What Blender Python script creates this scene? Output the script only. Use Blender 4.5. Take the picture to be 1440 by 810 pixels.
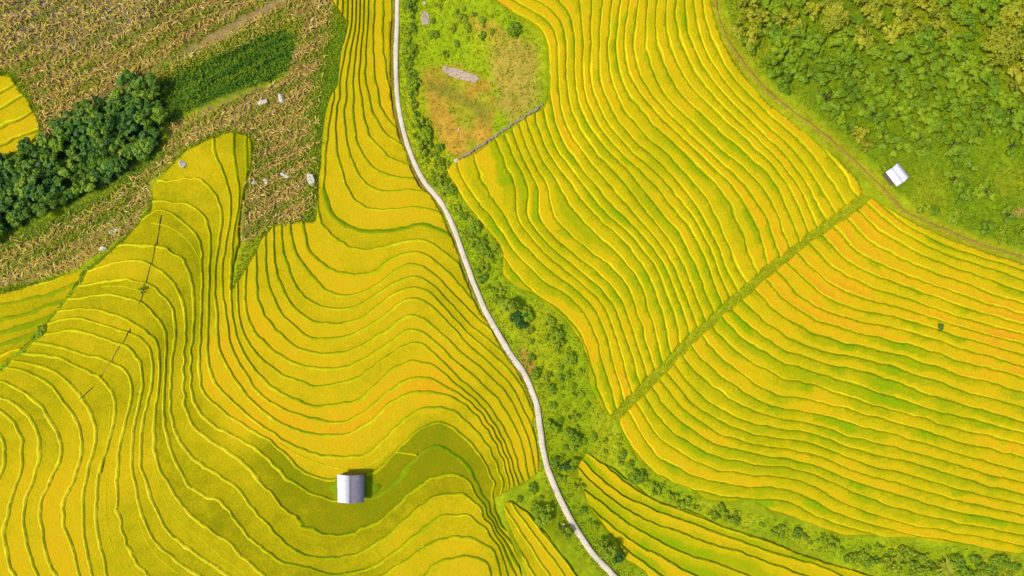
import bpy, math, random
import numpy as np
from mathutils import Vector
random.seed(7)
rng = np.random.default_rng(7)
R = math.radians
for o in list(bpy.data.objects): bpy.data.objects.remove(o)
scene = bpy.context.scene
COL = scene.collection

# ------------------------------------------------------------------ camera, sky, sun, exposure
CAMZ = 121.0                       # drone height over the path's upper end (m)
FPX = 960.0                        # focal length in photo pixels (1440 wide): a 24 mm equivalent drone lens
cam_d = bpy.data.cameras.new("camera"); cam = bpy.data.objects.new("camera", cam_d); COL.objects.link(cam)
cam.location = (0, 0, CAMZ); cam.rotation_euler = (0, 0, 0)
cam_d.sensor_width = 36.0; cam_d.lens = 36.0 * FPX / 1440.0
cam_d.clip_end = 8000; cam_d.clip_start = 1.0
scene.camera = cam

SUN_EL, SUN_AZ = R(59), R(196)     # azimuth counter-clockwise from +X: the sun stands to the left, a little low in the picture
sun_d = bpy.data.lights.new("sun", 'SUN'); sun = bpy.data.objects.new("sun", sun_d); COL.objects.link(sun)
sun_d.energy = 2.5; sun_d.angle = R(6.0); sun_d.color = (1.0, 0.95, 0.86)
sdir = Vector((math.cos(SUN_AZ)*math.cos(SUN_EL), math.sin(SUN_AZ)*math.cos(SUN_EL), math.sin(SUN_EL)))
sun.rotation_euler = sdir.to_track_quat('Z', 'Y').to_euler(); sun.location = (-60, -20, 90)
world = bpy.data.worlds.new("World"); scene.world = world; world.use_nodes = True
wn = world.node_tree.nodes; wl = world.node_tree.links
sky = wn.new("ShaderNodeTexSky"); sky.sky_type = 'NISHITA'; sky.sun_disc = False
sky.sun_elevation = SUN_EL; sky.sun_rotation = R(90) - SUN_AZ
wl.new(sky.outputs[0], wn["Background"].inputs[0]); wn["Background"].inputs[1].default_value = 0.15
scene.view_settings.view_transform = 'Standard'; scene.view_settings.look = 'None'
scene.view_settings.exposure = 0.42; scene.view_settings.gamma = 1.0
scene.view_settings.use_curve_mapping = False

# ------------------------------------------------------------------ helpers: naming, materials
def tag(o, label=None, cat=None, group=None, kind=None):
    if label: o["label"] = label
    if cat: o["category"] = cat
    if group: o["group"] = group
    if kind: o["kind"] = kind
    return o
def empty(name, loc=(0, 0, 0), rz=0.0):
    o = bpy.data.objects.new(name, None); COL.objects.link(o); o.location = loc; o.rotation_euler = (0, 0, rz)
    o.empty_display_size = 0.3
    return o
def mesh_obj(name, verts, faces, mat, parent=None, smooth=False, attrs=None):
    me = bpy.data.meshes.new(name)
    if isinstance(faces, np.ndarray):
        verts = np.asarray(verts, dtype=np.float32); n = faces.shape[1]
        me.vertices.add(len(verts)); me.vertices.foreach_set("co", verts.ravel())
        me.loops.add(faces.size); me.loops.foreach_set("vertex_index", faces.astype(np.int32).ravel())
        me.polygons.add(len(faces)); me.polygons.foreach_set("loop_start", np.arange(0, faces.size, n, dtype=np.int32))
        me.update(calc_edges=True)
    else:
        me.from_pydata(verts, [], faces)
    if attrs:
        for an, (kind, data) in attrs.items():
            a = me.attributes.new(an, kind, 'POINT')
            a.data.foreach_set("color" if kind == 'FLOAT_COLOR' else "value", np.asarray(data, dtype=np.float32).ravel())
    if smooth: me.polygons.foreach_set("use_smooth", np.ones(len(me.polygons), dtype=bool))
    me.materials.append(mat)
    o = bpy.data.objects.new(name, me); COL.objects.link(o); o.parent = parent
    return o
def copy_tree(o, parent=None):
    c = o.copy(); COL.objects.link(c); c.parent = parent
    for ch in list(o.children): copy_tree(ch, c)
    return c

class NT:
    def __init__(s, name, rough=0.8, spec=0.2):
        s.m = bpy.data.materials.new(name); s.m.use_nodes = True
        s.n = s.m.node_tree.nodes; s.l = s.m.node_tree.links
        s.b = s.n["Principled BSDF"]; s.b.inputs["Roughness"].default_value = rough
        s.b.inputs["Specular IOR Level"].default_value = spec
    def node(s, t, **kw):
        n = s.n.new(t)
        for k, v in kw.items(): setattr(n, k, v)
        return n
    def noise(s, scale, detail=4, rough=0.6, coord="Object", stretch=None):
        tc = s.node("ShaderNodeTexCoord"); n = s.node("ShaderNodeTexNoise")
        n.inputs["Scale"].default_value = scale; n.inputs["Detail"].default_value = detail; n.inputs["Roughness"].default_value = rough
        src = tc.outputs[coord]
        if stretch:
            mp = s.node("ShaderNodeMapping"); mp.inputs["Scale"].default_value = stretch; s.l.new(src, mp.inputs[0]); src = mp.outputs[0]
        s.l.new(src, n.inputs["Vector"])
        return n.outputs["Fac"]
    def ramp(s, fac, stops):
        r = s.node("ShaderNodeValToRGB"); e = r.color_ramp.elements
        while len(e) < len(stops): e.new(0.5)
        for el, (p, c) in zip(e, stops): el.position = p; el.color = (*c, 1)
        s.l.new(fac, r.inputs[0]); return r.outputs[0]
    def math(s, op, a, b):
        n = s.node("ShaderNodeMath", operation=op)
        for i, v in enumerate((a, b)):
            if isinstance(v, (int, float)): n.inputs[i].default_value = v
            else: s.l.new(v, n.inputs[i])
        return n.outputs[0]
    def mix(s, fac, a, b, mode='MIX'):
        n = s.node("ShaderNodeMix", data_type='RGBA', blend_type=mode)
        for sock, v in ((n.inputs[0], fac), (n.inputs[6], a), (n.inputs[7], b)):
            if isinstance(v, (int, float)): sock.default_value = v
            elif isinstance(v, tuple): sock.default_value = (*v, 1)
            else: s.l.new(v, sock)
        return n.outputs[2]
    def color(s, c): s.l.new(c, s.b.inputs["Base Color"])
    def bump(s, h, strength, dist):
        n = s.node("ShaderNodeBump"); n.inputs["Strength"].default_value = strength; n.inputs["Distance"].default_value = dist
        s.l.new(h, n.inputs["Height"]); s.l.new(n.outputs[0], s.b.inputs["Normal"])
    def attr(s, name):
        n = s.node("ShaderNodeAttribute"); n.attribute_name = name; return n

def rice_material(name, bund, lime=False):
    t = NT(name, 1.0, 0.0)
    tone = t.attr("tone").outputs["Fac"]
    n1 = t.noise(0.55, 5, 0.65); n2 = t.noise(3.2, 3, 0.7); n3 = t.noise(0.12, 3, 0.5)
    a = t.math('MULTIPLY', t.math('SUBTRACT', n1, 0.5), 0.30)
    b = t.math('MULTIPLY', t.math('SUBTRACT', n2, 0.5), 0.42)
    c = t.math('MULTIPLY', t.math('SUBTRACT', n3, 0.5), 0.26)
    v = t.math('ADD', tone, t.math('ADD', a, t.math('ADD', b, c)))
    if bund:
        stops = [(0.0, (0.12, 0.23, 0.004)), (0.3, (0.25, 0.29, 0.004)), (0.5, (0.44, 0.40, 0.004)), (0.75, (0.68, 0.58, 0.012)), (1.0, (0.72, 0.56, 0.02))]
    else:
        stops = [(0.0, (0.14, 0.24, 0.003)), (0.15, (0.19, 0.215, 0.003)), (0.3, (0.25, 0.225, 0.003)), (0.45, (0.40, 0.325, 0.004)), (0.6, (0.55, 0.388, 0.006)), (0.78, (0.63, 0.365, 0.007)), (1.0, (0.64, 0.29, 0.010))]
    if lime:       # the later-sown rice of the right-hand slopes, still lime green where unripe
        stops = [(0.0, (0.19, 0.33, 0.003)), (0.25, (0.28, 0.34, 0.003)), (0.42, (0.39, 0.35, 0.004)), (0.56, (0.54, 0.405, 0.005)), (0.74, (0.64, 0.375, 0.007)), (1.0, (0.66, 0.28, 0.012))]
    col = t.ramp(v, stops)
    t.color(col)
    t.bump(n2, 0.9 if not bund else 0.6, 0.18)
    return t.m
M_RICE = rice_material("ripe_rice", False)
M_BUND = rice_material("bund_grass", True)
M_RICE_LIME = rice_material("half_ripe_rice", False, True)

def ground_material():
    t = NT("hillside_ground", 0.95, 0.05)
    g = t.attr("gcol").outputs["Color"]
    n1 = t.noise(0.9, 6, 0.7); n2 = t.noise(4.0, 4, 0.7)
    v = t.ramp(n1, [(0.25, (0.62, 0.62, 0.62)), (0.75, (1.35, 1.35, 1.35))])
    t.color(t.mix(1.0, g, v, 'MULTIPLY'))
    t.bump(n2, 0.7, 0.15)
    return t.m
M_GROUND = ground_material()

def leaf_material(name, dark, mid, light, trans=0.22):
    t = NT(name, 0.55, 0.25)
    oi = t.node("ShaderNodeObjectInfo")
    n = t.noise(1.3, 3, 0.6, "Object"); s = t.attr("shade").outputs["Fac"]
    v = t.math('ADD', t.math('MULTIPLY', oi.outputs["Random"], 0.42), t.math('ADD', t.math('MULTIPLY', n, 0.22), t.math('MULTIPLY', s, 0.36)))
    c = t.ramp(v, [(0.1, dark), (0.5, mid), (0.9, light)])
    t.color(c)
    tr = t.node("ShaderNodeBsdfTranslucent"); t.l.new(c, tr.inputs[0])
    ms = t.node("ShaderNodeMixShader"); ms.inputs[0].default_value = trans
    t.l.new(t.b.outputs[0], ms.inputs[1]); t.l.new(tr.outputs[0], ms.inputs[2])
    t.l.new(ms.outputs[0], t.n["Material Output"].inputs[0])
    return t.m
M_LEAF_DARK = leaf_material("grove_leaves", (0.025, 0.085, 0.010), (0.08, 0.18, 0.014), (0.21, 0.33, 0.016))
M_LEAF_GROVE = leaf_material("bright_grove_leaves", (0.05, 0.13, 0.010), (0.14, 0.25, 0.012), (0.27, 0.38, 0.014))
M_LEAF_MID = leaf_material("bush_leaves", (0.12, 0.22, 0.008), (0.25, 0.37, 0.008), (0.38, 0.48, 0.010), .36)
M_LEAF_YEL = leaf_material("yellowing_leaves", (0.17, 0.19, 0.008), (0.32, 0.33, 0.010), (0.46, 0.42, 0.015))
M_LEAF_GULLY = leaf_material("weed_leaves", (0.17, 0.25, 0.008), (0.31, 0.40, 0.008), (0.43, 0.49, 0.010), .34)

def simple_noise_mat(name, a, b, scale, rough=0.85, bump=0.3, dist=0.03):
    t = NT(name, rough, 0.2)
    n = t.noise(scale, 6, 0.65)
    t.color(t.ramp(n, [(0.3, a), (0.7, b)])); t.bump(n, bump, dist)
    return t.m
M_BARK = simple_noise_mat("bark", (0.06, 0.04, 0.025), (0.13, 0.09, 0.06), 9)
def path_material():
    t = NT("path_concrete", .9, .1); n = t.noise(.45, 6, .7); n2 = t.noise(3.5, 5, .7)
    c = t.mix(.5, t.ramp(n, [(.3, (.46, .36, .24)), (.55, (.70, .57, .40)), (.8, (.78, .66, .50))]), t.ramp(n2, [(.32, (.36, .27, .16)), (.5, (.68, .56, .40)), (.75, (.78, .67, .51))]))
    t.color(c); t.bump(n2, .4, .03); return t.m
M_CONC = path_material()
M_DIRT = simple_noise_mat("track_dirt", (0.22, 0.14, 0.02), (0.36, 0.26, 0.03), 1.5, 0.95, 0.5, 0.05)
M_ROCK = simple_noise_mat("limestone", (0.36, 0.29, 0.18), (0.78, 0.69, 0.54), 3.2, 0.9, 0.7, 0.06)
M_STONE = simple_noise_mat("field_stone", (0.20, 0.17, 0.10), (0.38, 0.33, 0.22), 2.5, 0.95, 0.7, 0.05)
M_WOOD = simple_noise_mat("old_wood", (0.12, 0.08, 0.05), (0.24, 0.17, 0.11), 6, 0.85)
M_SHADOW_HANDLE = simple_noise_mat("shadow_and_handle", (0.05, 0.045, 0.02), (0.09, 0.075, 0.03), 4, 0.7)
def attr_color_mat(name, rough=0.8, trans=0.15):
    t = NT(name, rough, 0.1)
    g = t.attr("gcol").outputs["Color"]; t.color(g)
    tr = t.node("ShaderNodeBsdfTranslucent"); t.l.new(g, tr.inputs[0])
    ms = t.node("ShaderNodeMixShader"); ms.inputs[0].default_value = trans
    t.l.new(t.b.outputs[0], ms.inputs[1]); t.l.new(tr.outputs[0], ms.inputs[2]); t.l.new(ms.outputs[0], t.n["Material Output"].inputs[0])
    return t.m
M_BLADES = attr_color_mat("grass_blades")
M_STRAW = attr_color_mat("dry_maize_leaves", 0.85, 0.1)

# ------------------------------------------------------------------ numeric helpers (photo pixels are only directions; heights come from the terraces)
def vnoise(x, y, scale, seed=0):
    x = np.asarray(x, float) / scale + seed * 17.3; y = np.asarray(y, float) / scale + seed * 9.7
    xi = np.floor(x).astype(np.int64); yi = np.floor(y).astype(np.int64); fx = x - xi; fy = y - yi
    fx = fx*fx*(3-2*fx); fy = fy*fy*(3-2*fy)
    def h(a, b):
        v = (a * 374761393 + b * 668265263 + seed * 1274126177) & 0xffffffff
        v = ((v ^ (v >> 13)) * 1274126177) & 0xffffffff
        return ((v ^ (v >> 16)) & 0xffff) / 65535.0
    return (h(xi, yi)*(1-fx) + h(xi+1, yi)*fx)*(1-fy) + (h(xi, yi+1)*(1-fx) + h(xi+1, yi+1)*fx)*fy
def sdf(px, py, poly):
    """signed distance in pixels, positive inside"""
    px = np.asarray(px, float); py = np.asarray(py, float)
    d = np.full(px.shape, 1e18); ins = np.zeros(px.shape, bool); n = len(poly)
    for i in range(n):
        ax, ay = poly[i]; bx, by = poly[(i+1) % n]; ex, ey = bx-ax, by-ay
        t = np.clip(((px-ax)*ex + (py-ay)*ey) / max(ex*ex+ey*ey, 1e-9), 0, 1)
        d = np.minimum(d, (px-ax-t*ex)**2 + (py-ay-t*ey)**2)
        c = ((ay > py) != (by > py))
        if ey != 0: ins ^= c & (px < ex*(py-ay)/ey + ax)
    d = np.sqrt(d); return np.where(ins, d, -d)
def dist_line(px, py, line):
    d = np.full(np.shape(px), 1e18)
    for (ax, ay), (bx, by) in zip(line[:-1], line[1:]):
        ex, ey = bx-ax, by-ay; t = np.clip(((px-ax)*ex+(py-ay)*ey)/max(ex*ex+ey*ey, 1e-9), 0, 1)
        d = np.minimum(d, (px-ax-t*ex)**2+(py-ay-t*ey)**2)
    return np.sqrt(d)
def P(s): return [tuple(float(v) for v in p.split(",")) for p in s.split()]
def L(ox, oy, s, k=3.0): return [(ox + x/k, oy + y/k) for x, y in P(s)]
def resample(line, step):
    a = np.array(line); seg = np.hypot(*(a[1:]-a[:-1]).T); s = np.r_[0, np.cumsum(seg)]
    n = max(2, int(round(s[-1]/step))+1); t = np.linspace(0, s[-1], n)
    return np.c_[np.interp(t, s, a[:, 0]), np.interp(t, s, a[:, 1])]
def smooth_line(line, step=6):
    a = resample(line, step)
    for _ in range(6): a[1:-1] = 0.25*a[:-2] + 0.5*a[1:-1] + 0.25*a[2:]
    return a
class TPS:
    def __init__(s, guides, step=24, lam=2e-4):
        pts, val = [], []
        for lev, line in guides:
            q = smooth_line(line, 6); q = q[::max(1, int(step/6))]
            pts.append(q); val.append(np.full(len(q), float(lev)))
        p = np.vstack(pts)/200.0; v = np.concatenate(val); n = len(p)
        d2 = ((p[:, None]-p[None])**2).sum(-1); K = 0.5*d2*np.log(d2+1e-12)
        A = np.zeros((n+3, n+3)); A[:n, :n] = K + lam*np.eye(n); A[:n, n] = 1; A[:n, n+1:] = p; A[n, :n] = 1; A[n+1:, :n] = p.T
        sol = np.linalg.solve(A, np.r_[v, 0, 0, 0]); s.p, s.w, s.c = p, sol[:n], sol[n:]
    def __call__(s, x, y):
        x = np.asarray(x, float); sh = x.shape; q = np.c_[x.ravel(), np.asarray(y, float).ravel()]/200.0; out = np.empty(len(q))
        for i in range(0, len(q), 6000):
            c = q[i:i+6000]; d2 = ((c[:, None, 0]-s.p[None, :, 0])**2 + (c[:, None, 1]-s.p[None, :, 1])**2)
            out[i:i+6000] = (0.5*d2*np.log(d2+1e-12)) @ s.w + s.c[0] + c @ s.c[1:]
        return out.reshape(sh)

# ------------------------------------------------------------------ the plan: path, field outlines and terrace edges
PATH = P("559,-220 559,-60 559,0 559,30 557,60 557,90 558,130 563,165 572,200 585,235 600,262 613,273 627,295 636,315 643,333 653,363 667,400 680,433 697,463 720,503 737,523 746,545 755,567 759,600 763,630 770,660 782,690 790,707 803,733 820,760 837,783 860,806 890,840 930,900 990,1020")
PATHW = 0.47
TRACK = P("1000,-220 1004,-60 1006,0 1010,25 1022,55 1047,92 1080,130 1110,153 1147,180 1180,207 1213,237 1247,270 1270,297 1313,317 1373,342 1430,359 1500,385 1700,460")
DIAG = P("862,586 902,550 935,516 966,484 1001,451 1040,416 1075,384 1111,356 1151,326 1188,298 1220,274")
POLY = {
 "hill": P("470,-240 470,0 479,20 490,30 487,45 480,80 475,120 463,143 458,170 455,200 452,240 446,270 447,300 443,313 427,313 387,317 375,328 360,358 330,403 322,414 328,380 335,347 337,317 340,290 346,260 353,230 355,205 350,192 333,186 290,199 263,212 238,238 218,262 219,283 212,300 190,324 160,353 127,380 120,394 100,423 79,447 65,470 35,500 15,517 0,527 -120,590 -260,640 -260,1020 775,1020 745,850 727,780 715,750 700,720 692,697 705,694 722,684 745,674 757,662 755,630 750,600 746,570 737,546 728,525 710,503 688,463 671,433 658,400 644,363 634,333 627,315 618,295 604,273 591,262 576,235 563,200 554,165 550,130 549,90 549,60 551,30 551,-240"),
 "left_strip": P("-260,520 0,414 45,402 90,388 118,378 112,394 90,422 70,448 57,466 28,493 8,508 -60,560 -260,630"),
 "right_upper": P("640,-240 682,-30 700,3 735,25 755,38 768,55 772,90 770,140 766,152 720,180 690,202 645,229 627,238 640,262 655,285 675,310 697,335 710,355 707,385 720,398 755,415 775,430 800,455 820,480 828,510 832,545 845,570 856,584 872,570 896,547 930,512 961,479 996,446 1036,411 1071,379 1107,351 1147,321 1182,294 1212,272 1205,254 1172,222 1140,194 1104,167 1072,140 1039,100 1014,60 1003,25 999,0 997,-60 992,-240"),
 "right_lower": P("1226,281 1193,304 1155,331 1115,361 1079,390 1044,422 1005,457 970,489 939,521 906,555 870,590 876,617 897,645 933,675 970,685 990,703 1025,707 1060,702 1085,718 1115,727 1150,740 1180,752 1240,753 1300,758 1370,769 1428,776 1450,770 1700,830 1700,472 1500,397 1430,369 1373,352 1313,327 1268,306"),
 "gully_side": P("825,636 845,650 863,657 893,683 920,703 970,718 1020,741 1080,759 1120,778 1220,808 1300,842 1420,900 1700,1020 1010,1020 930,846 908,803 882,788 870,765 850,740 833,720 825,700 815,672 814,652"),
 "path_side": P("712,704 722,706 745,722 765,747 790,782 822,822 860,870 930,1020 800,1020 760,880 742,815 733,780 721,750 710,722"),
 "far_left": P("-260,170 -60,118 0,104 16,108 26,128 42,143 52,163 58,184 40,206 0,224 -70,252 -260,330"),
}
# guides: (level, traced line).  Level counts terraces upwards
A0, B0, C0, D0 = (360, 0), (360, 270), (360, 540), (0, 540)
E0, F0, G0, H0, I0, J0 = (0, 270), (720, 0), (720, 270), (720, 540), (1080, 270), (1080, 540)
g = lambda lev, o, s: (lev, L(o[0], o[1], s))
def join(lev, *parts):
    l = []
    for o, s in parts: l += L(o[0], o[1], s)
    return (lev, l)
GUIDES = {"hill": [
 g(1, A0, "540,-200 540,60 540,260 560,320"),
 g(2, A0, "505,-200 500,90 500,270 520,430 560,510 590,530"),
 g(3, A0, "475,-200 475,90 460,300 480,430 520,530 560,580 610,600"),
 g(4, A0, "450,420 460,530 500,600 570,660 635,685"),
 g(5, A0, "440,-200 440,100 415,300 410,450 430,600 480,700 560,745 660,750"),
 g(6, A0, "385,430 375,480 380,600 430,730 460,780 520,802 620,802 700,795"),
 join(7, (A0, "400,-200 410,100 370,250 345,430 335,560 350,680 390,800"), (B0, "405,30 450,60 550,70 640,65 745,60")),
 join(8, (A0, "330,430 305,560 290,700"), (B0, "290,0 320,80 370,135 450,158 540,160 620,145 690,120 760,140 820,175")),
 g(9, B0, "262,0 265,100 290,150 350,205 430,235 510,235 580,215 650,190 710,190 770,235 850,290"),
 g(10, B0, "203,130 225,240 280,300 350,340 440,350 520,325 560,275 620,250 690,245 750,275 830,350 920,450"),
 g(11, B0, "150,135 170,250 230,345 310,420 380,435 460,420 530,380 580,325 640,292 700,295 760,350 850,440 940,530"),
 g(12, B0, "115,135 120,250 165,380 220,455 300,490 380,490 470,455 540,400 600,365 690,350 735,375 800,450 900,550 1000,640"),
 g(13, B0, "80,140 80,290 110,400 170,500 240,548 350,550 430,535 520,475 580,425 640,400 700,395 750,430 840,540 950,640 1060,735"),
 join(14, (B0, "45,180 50,350 90,470 150,555 220,610 310,610 390,600 470,565 550,510 620,450 690,440 750,480 850,590 950,690 1060,790"), (C0, "1100,30 1140,130")),
 join(15, (B0, "5,280 10,420 40,510 100,600 180,655 270,680 370,670 450,635 540,585 620,520 680,500 740,555 850,660 950,740 1020,805"), (C0, "1080,60 1140,200 1170,300")),
 join(16, (E0, "1040,400 1045,520 1080,590"), (B0, "60,660 130,705 210,735 290,742 370,735 450,705 530,655 610,590 665,555 720,600 790,660 880,740 950,800"), (C0, "1030,60 1080,140 1130,260 1150,360")),
 join(16.5, (E0, "1015,150 1005,420 1015,560 1060,650"), (B0, "10,690 60,725 130,775 210,805 300,812 400,795 500,725 600,650 690,620 740,660 810,730 880,810"), (C0, "960,60 1030,160 1080,250 1110,350")),
 join(17, (E0, "988,200 980,430 990,560 1030,680 1080,755"), (C0, "60,0 130,50 200,78 300,90 380,85 450,50 500,0 560,-60 640,-95 720,-105 775,-70 850,0 930,62 1000,150 1060,270 1090,370")),
 join(18, (E0, "975,0 985,80 960,200 940,300 940,420 965,520 975,640 1030,740"), (C0, "0,20 80,80 180,130 280,150 370,155 450,125 530,50 590,0 660,-30 730,-38 800,5 880,55 950,120 1020,230 1065,330 1080,410")),
 join(19, (E0, "910,0 945,70 940,170 915,300 905,400 925,480 925,640 990,780"), (C0, "0,75 80,145 160,185 250,205 340,215 410,205 480,150 560,75 650,30 760,25 830,45 900,90 960,150 1030,270 1060,350 1070,440")),
 join(20, (E0, "660,35 780,40 850,75 890,150 890,300 885,430 880,520 880,700 905,800"), (D0, "960,40 1070,145"), (C0, "70,205 140,245 220,280 300,295 390,305 470,290 540,230 600,160 670,105 750,90 830,110 890,160 960,220 1000,300 1040,420")),
 join(21, (E0, "680,72 760,100 840,180 860,250 860,400 852,500 855,600 850,800"), (D0, "870,50 940,110 1070,190"), (C0, "110,262 160,320 230,385 330,395 400,385 500,378 570,300 620,240 700,170 770,150 840,180 920,260 980,350 1020,430")),
 join(22, (E0, "540,220 680,220 750,260 800,330 828,420 826,560 806,640 803,800"), (D0, "820,80 870,150 960,195 1030,230"), (C0, "0,270 60,310 130,390 200,440 260,470 350,490 500,465 580,420 640,350 680,280 730,250 800,265 880,310 915,370 950,460 1000,550 1040,650")),
 join(23, (E0, "400,320 500,290 600,285 680,320 740,380 780,440 788,540 790,800"), (D0, "785,80 820,180 870,215 950,265 1020,320"), (C0, "0,370 50,430 110,510 170,570 240,610 320,628 420,620 490,585 560,545 630,480 700,405 770,370 830,365 900,385 940,480 990,580")),
 join(24, (E0, "370,390 430,370 540,360 640,380 700,430 745,500 745,600 735,680 722,800"), (D0, "720,110 740,200 790,280 850,325 900,365 1000,430"), (C0, "0,520 60,600 120,670 200,720 300,735 400,720 480,685 560,630 650,540 730,480 800,460 870,465 940,490 1000,600 1060,720")),
 join(25, (E0, "280,450 400,430 500,430 600,460 660,510 710,580 712,660 700,800"), (D0, "698,150 710,210 740,310 790,410 850,455 930,485 980,540 1030,610"), (C0, "0,670 70,720 150,755 240,770 290,795 400,795 500,770 540,735 600,700 680,620 760,550 840,535 920,560 990,620 1040,720")),
 join(26, (E0, "230,510 330,485 450,495 550,530 630,590 680,650 680,800"), (D0, "655,200 665,310 710,420 770,510 850,570 950,640 1030,720"), (C0, "20,790 90,840 300,870 480,840 560,790 640,730 740,660 830,635 900,645 980,680 1050,740")),
 join(27, (E0, "190,555 300,520 420,545 530,585 600,600 640,640 660,720 650,810"), (D0, "610,150 600,250 600,340 640,460 690,570 720,620 800,690 900,760 980,810"), (C0, "-20,880 200,930 500,920 620,860 700,800 780,740 870,715 950,735 1030,790")),
 join(28, (E0, "190,595 330,570 450,610 560,660 600,710 618,800"), (D0, "585,120 565,280 565,380 590,460 605,550 640,640 700,700 800,770 900,840")),
 join(29, (E0, "160,630 280,650 400,690 480,710 540,750 572,805"), (D0, "560,80 530,200 505,300 500,350 500,520 540,670 600,770 680,850")),
 join(30, (E0, "110,670 250,690 350,740 450,790"), (D0, "500,50 490,200 430,350 415,450 415,600 440,720 470,830")),
 join(31, (E0, "80,705 200,730 280,780 310,815"), (D0, "380,95 415,170 410,280 370,380 355,500 365,650 390,800")),
 join(32, (E0, "50,735 130,750 190,785 220,812"), (D0, "300,100 355,190 355,300 330,390 270,500 270,580 320,690 350,820")),
 g(33, D0, "-60,-40 70,0 150,60 230,150 265,230 262,310 220,410 180,500 180,610 210,720 245,820"),
 g(34, D0, "-80,20 0,45 70,75 140,150 180,240 180,320 140,420 105,510 105,620 130,720 175,820"),
 g(35, D0, "-60,70 0,95 60,150 105,230 105,330 70,440 35,560 25,660 45,750 75,825"),
 g(36, D0, "-60,140 0,205 25,260 25,330 0,420 -40,560 -50,680"),
 ],
 "left_strip": [(k, l) for k, l in [
  (1, P("-200,510 0,426 60,416 100,398")), (2, P("-200,532 0,446 45,438 85,420")), (3, P("-200,555 0,463 40,455 65,445")),
  (4, P("-200,575 0,482 30,475 55,462")), (5, P("-200,600 0,500 20,490"))]],
 "right_upper": [
 g(13, F0, "838,-200 845,0 855,60 890,150 970,280 1075,395 1170,475 1260,560 1360,660 1450,770"),
 join(12, (F0, "785,-200 795,0 820,150 900,300 1000,420 1080,500 1230,630 1350,790 1390,860")),
 join(11, (F0, "735,-200 740,0 760,160 840,310 950,440 1080,560 1200,680 1290,830 1330,905")),
 join(10, (F0, "685,-200 690,0 700,160 770,310 860,430 980,540 1080,640 1190,760 1260,890 1285,945")),
 join(9, (F0, "630,-200 635,0 625,130 670,270 740,380 860,490 960,580 1080,690 1160,800 1205,930 1230,990")),
 join(8, (F0, "578,-200 580,0 570,130 600,280 660,420 760,510 900,640 1060,770 1130,900 1175,1035")),
 join(7, (F0, "530,-200 530,0 500,170 500,280 560,400 650,500 800,630 960,780 1060,920 1120,1080")),
 join(6, (F0, "470,-200 470,0 450,150 460,250 490,340 560,440 680,560 800,680 930,800 1000,950 1050,1140")),
 join(5, (F0, "425,-200 425,0 405,200 410,330 460,450 540,560 650,650 760,770"), (G0, "870,120 930,300 985,380")),
 join(4, (F0, "365,-200 365,0 345,200 350,340 400,480 470,580 560,660 640,730 720,820"), (G0, "810,150 880,320 940,430")),
 join(3, (F0, "290,-200 290,0 310,150 300,330 330,460 400,580 500,680 600,760"), (G0, "660,30 760,130 840,280 890,465")),
 join(2, (F0, "100,-100 160,0 240,60 260,180 255,340 285,470 350,580 450,690 540,790"), (G0, "600,70 700,190 770,340 840,505")),
 join(1, (F0, "-60,-60 20,0 130,55 200,110 210,350 225,480 300,620 400,740 460,810"), (G0, "540,100 630,210 710,360 785,555")),
 join(0, (F0, "-60,20 0,50 110,95 155,160 160,420 190,560 260,670 350,790"), (G0, "460,110 570,200 660,320 720,480 755,600")),
 join(-1, (F0, "120,470 150,600 230,710 300,800"), (G0, "380,90 500,190 600,340 650,480 690,645")),
 join(-2, (F0, "70,500 90,600 180,740 230,810"), (G0, "310,110 430,230 540,350 590,500 640,705")),
 join(-3, (F0, "25,530 60,660 150,800"), (G0, "140,100 250,210 370,300 480,400 530,560 590,760")),
 join(-4, (F0, "-20,560 40,700 100,800"), (G0, "60,80 150,210 270,310 380,380 450,470 500,610 560,800")),
 join(-5, (F0, "-60,600 0,740 40,800"), (G0, "0,60 100,220 220,330 320,410 390,500 440,630 500,850")),
 join(-6, (A0, "870,720 940,820 1000,900"), (G0, "0,180 100,310 190,370 300,440 360,540 400,670 460,890")),
 join(-7, (A0, "820,720 880,820 980,960"), (G0, "-20,290 60,390 130,430 240,520 320,630 345,760 420,930")),
 ],
 "right_lower": [
 g(19, I0, "460,20 540,100 640,160 780,220 900,265 1080,315 1400,430"),
 g(18, I0, "415,25 500,110 620,180 740,250 870,290 980,320 1080,360 1400,470"),
 g(17, I0, "350,70 450,170 560,230 640,280 760,320 900,370 1080,440 1400,540"),
 g(16, I0, "290,120 390,240 520,300 620,350 720,380 830,420 930,460 1080,490 1400,590"),
 g(15, I0, "220,170 330,300 440,350 560,390 700,440 830,490 960,530 1080,560 1400,660"),
 g(14, I0, "150,225 260,340 400,410 540,460 680,500 820,550 1080,620 1400,715"),
 g(13, I0, "75,275 200,400 310,470 450,510 580,530 720,570 900,630 1080,680 1400,780"),
 g(12, I0, "10,320 110,440 230,510 380,550 560,590 750,650 900,700 1080,750 1400,850"),
 g(11, I0, "-55,370 0,440 100,520 250,595 400,640 600,680 800,740 1000,795 1400,915"),
 g(10, I0, "-130,430 -60,510 100,630 240,680 400,700 550,740 700,790 850,850 1080,910 1400,1000"),
 join(9, (I0, "-180,490 -100,590 50,680 220,740 350,770 480,805"), (J0, "600,50 780,100 920,130 1080,185 1400,290")),
 join(8, (I0, "-240,545 -150,650 0,740 130,790"), (J0, "230,0 330,40 470,90 560,105 700,150 850,195 1000,215 1080,250 1400,345")),
 join(7, (I0, "-300,600 -220,700 -100,790"), (J0, "0,60 100,65 250,90 370,125 480,155 640,200 800,255 1000,305 1080,320 1400,415")),
 join(6, (H0, "740,-120 870,0 960,60 1080,115"), (J0, "150,145 300,185 420,225 560,255 700,300 860,340 1080,400 1400,480")),
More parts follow.
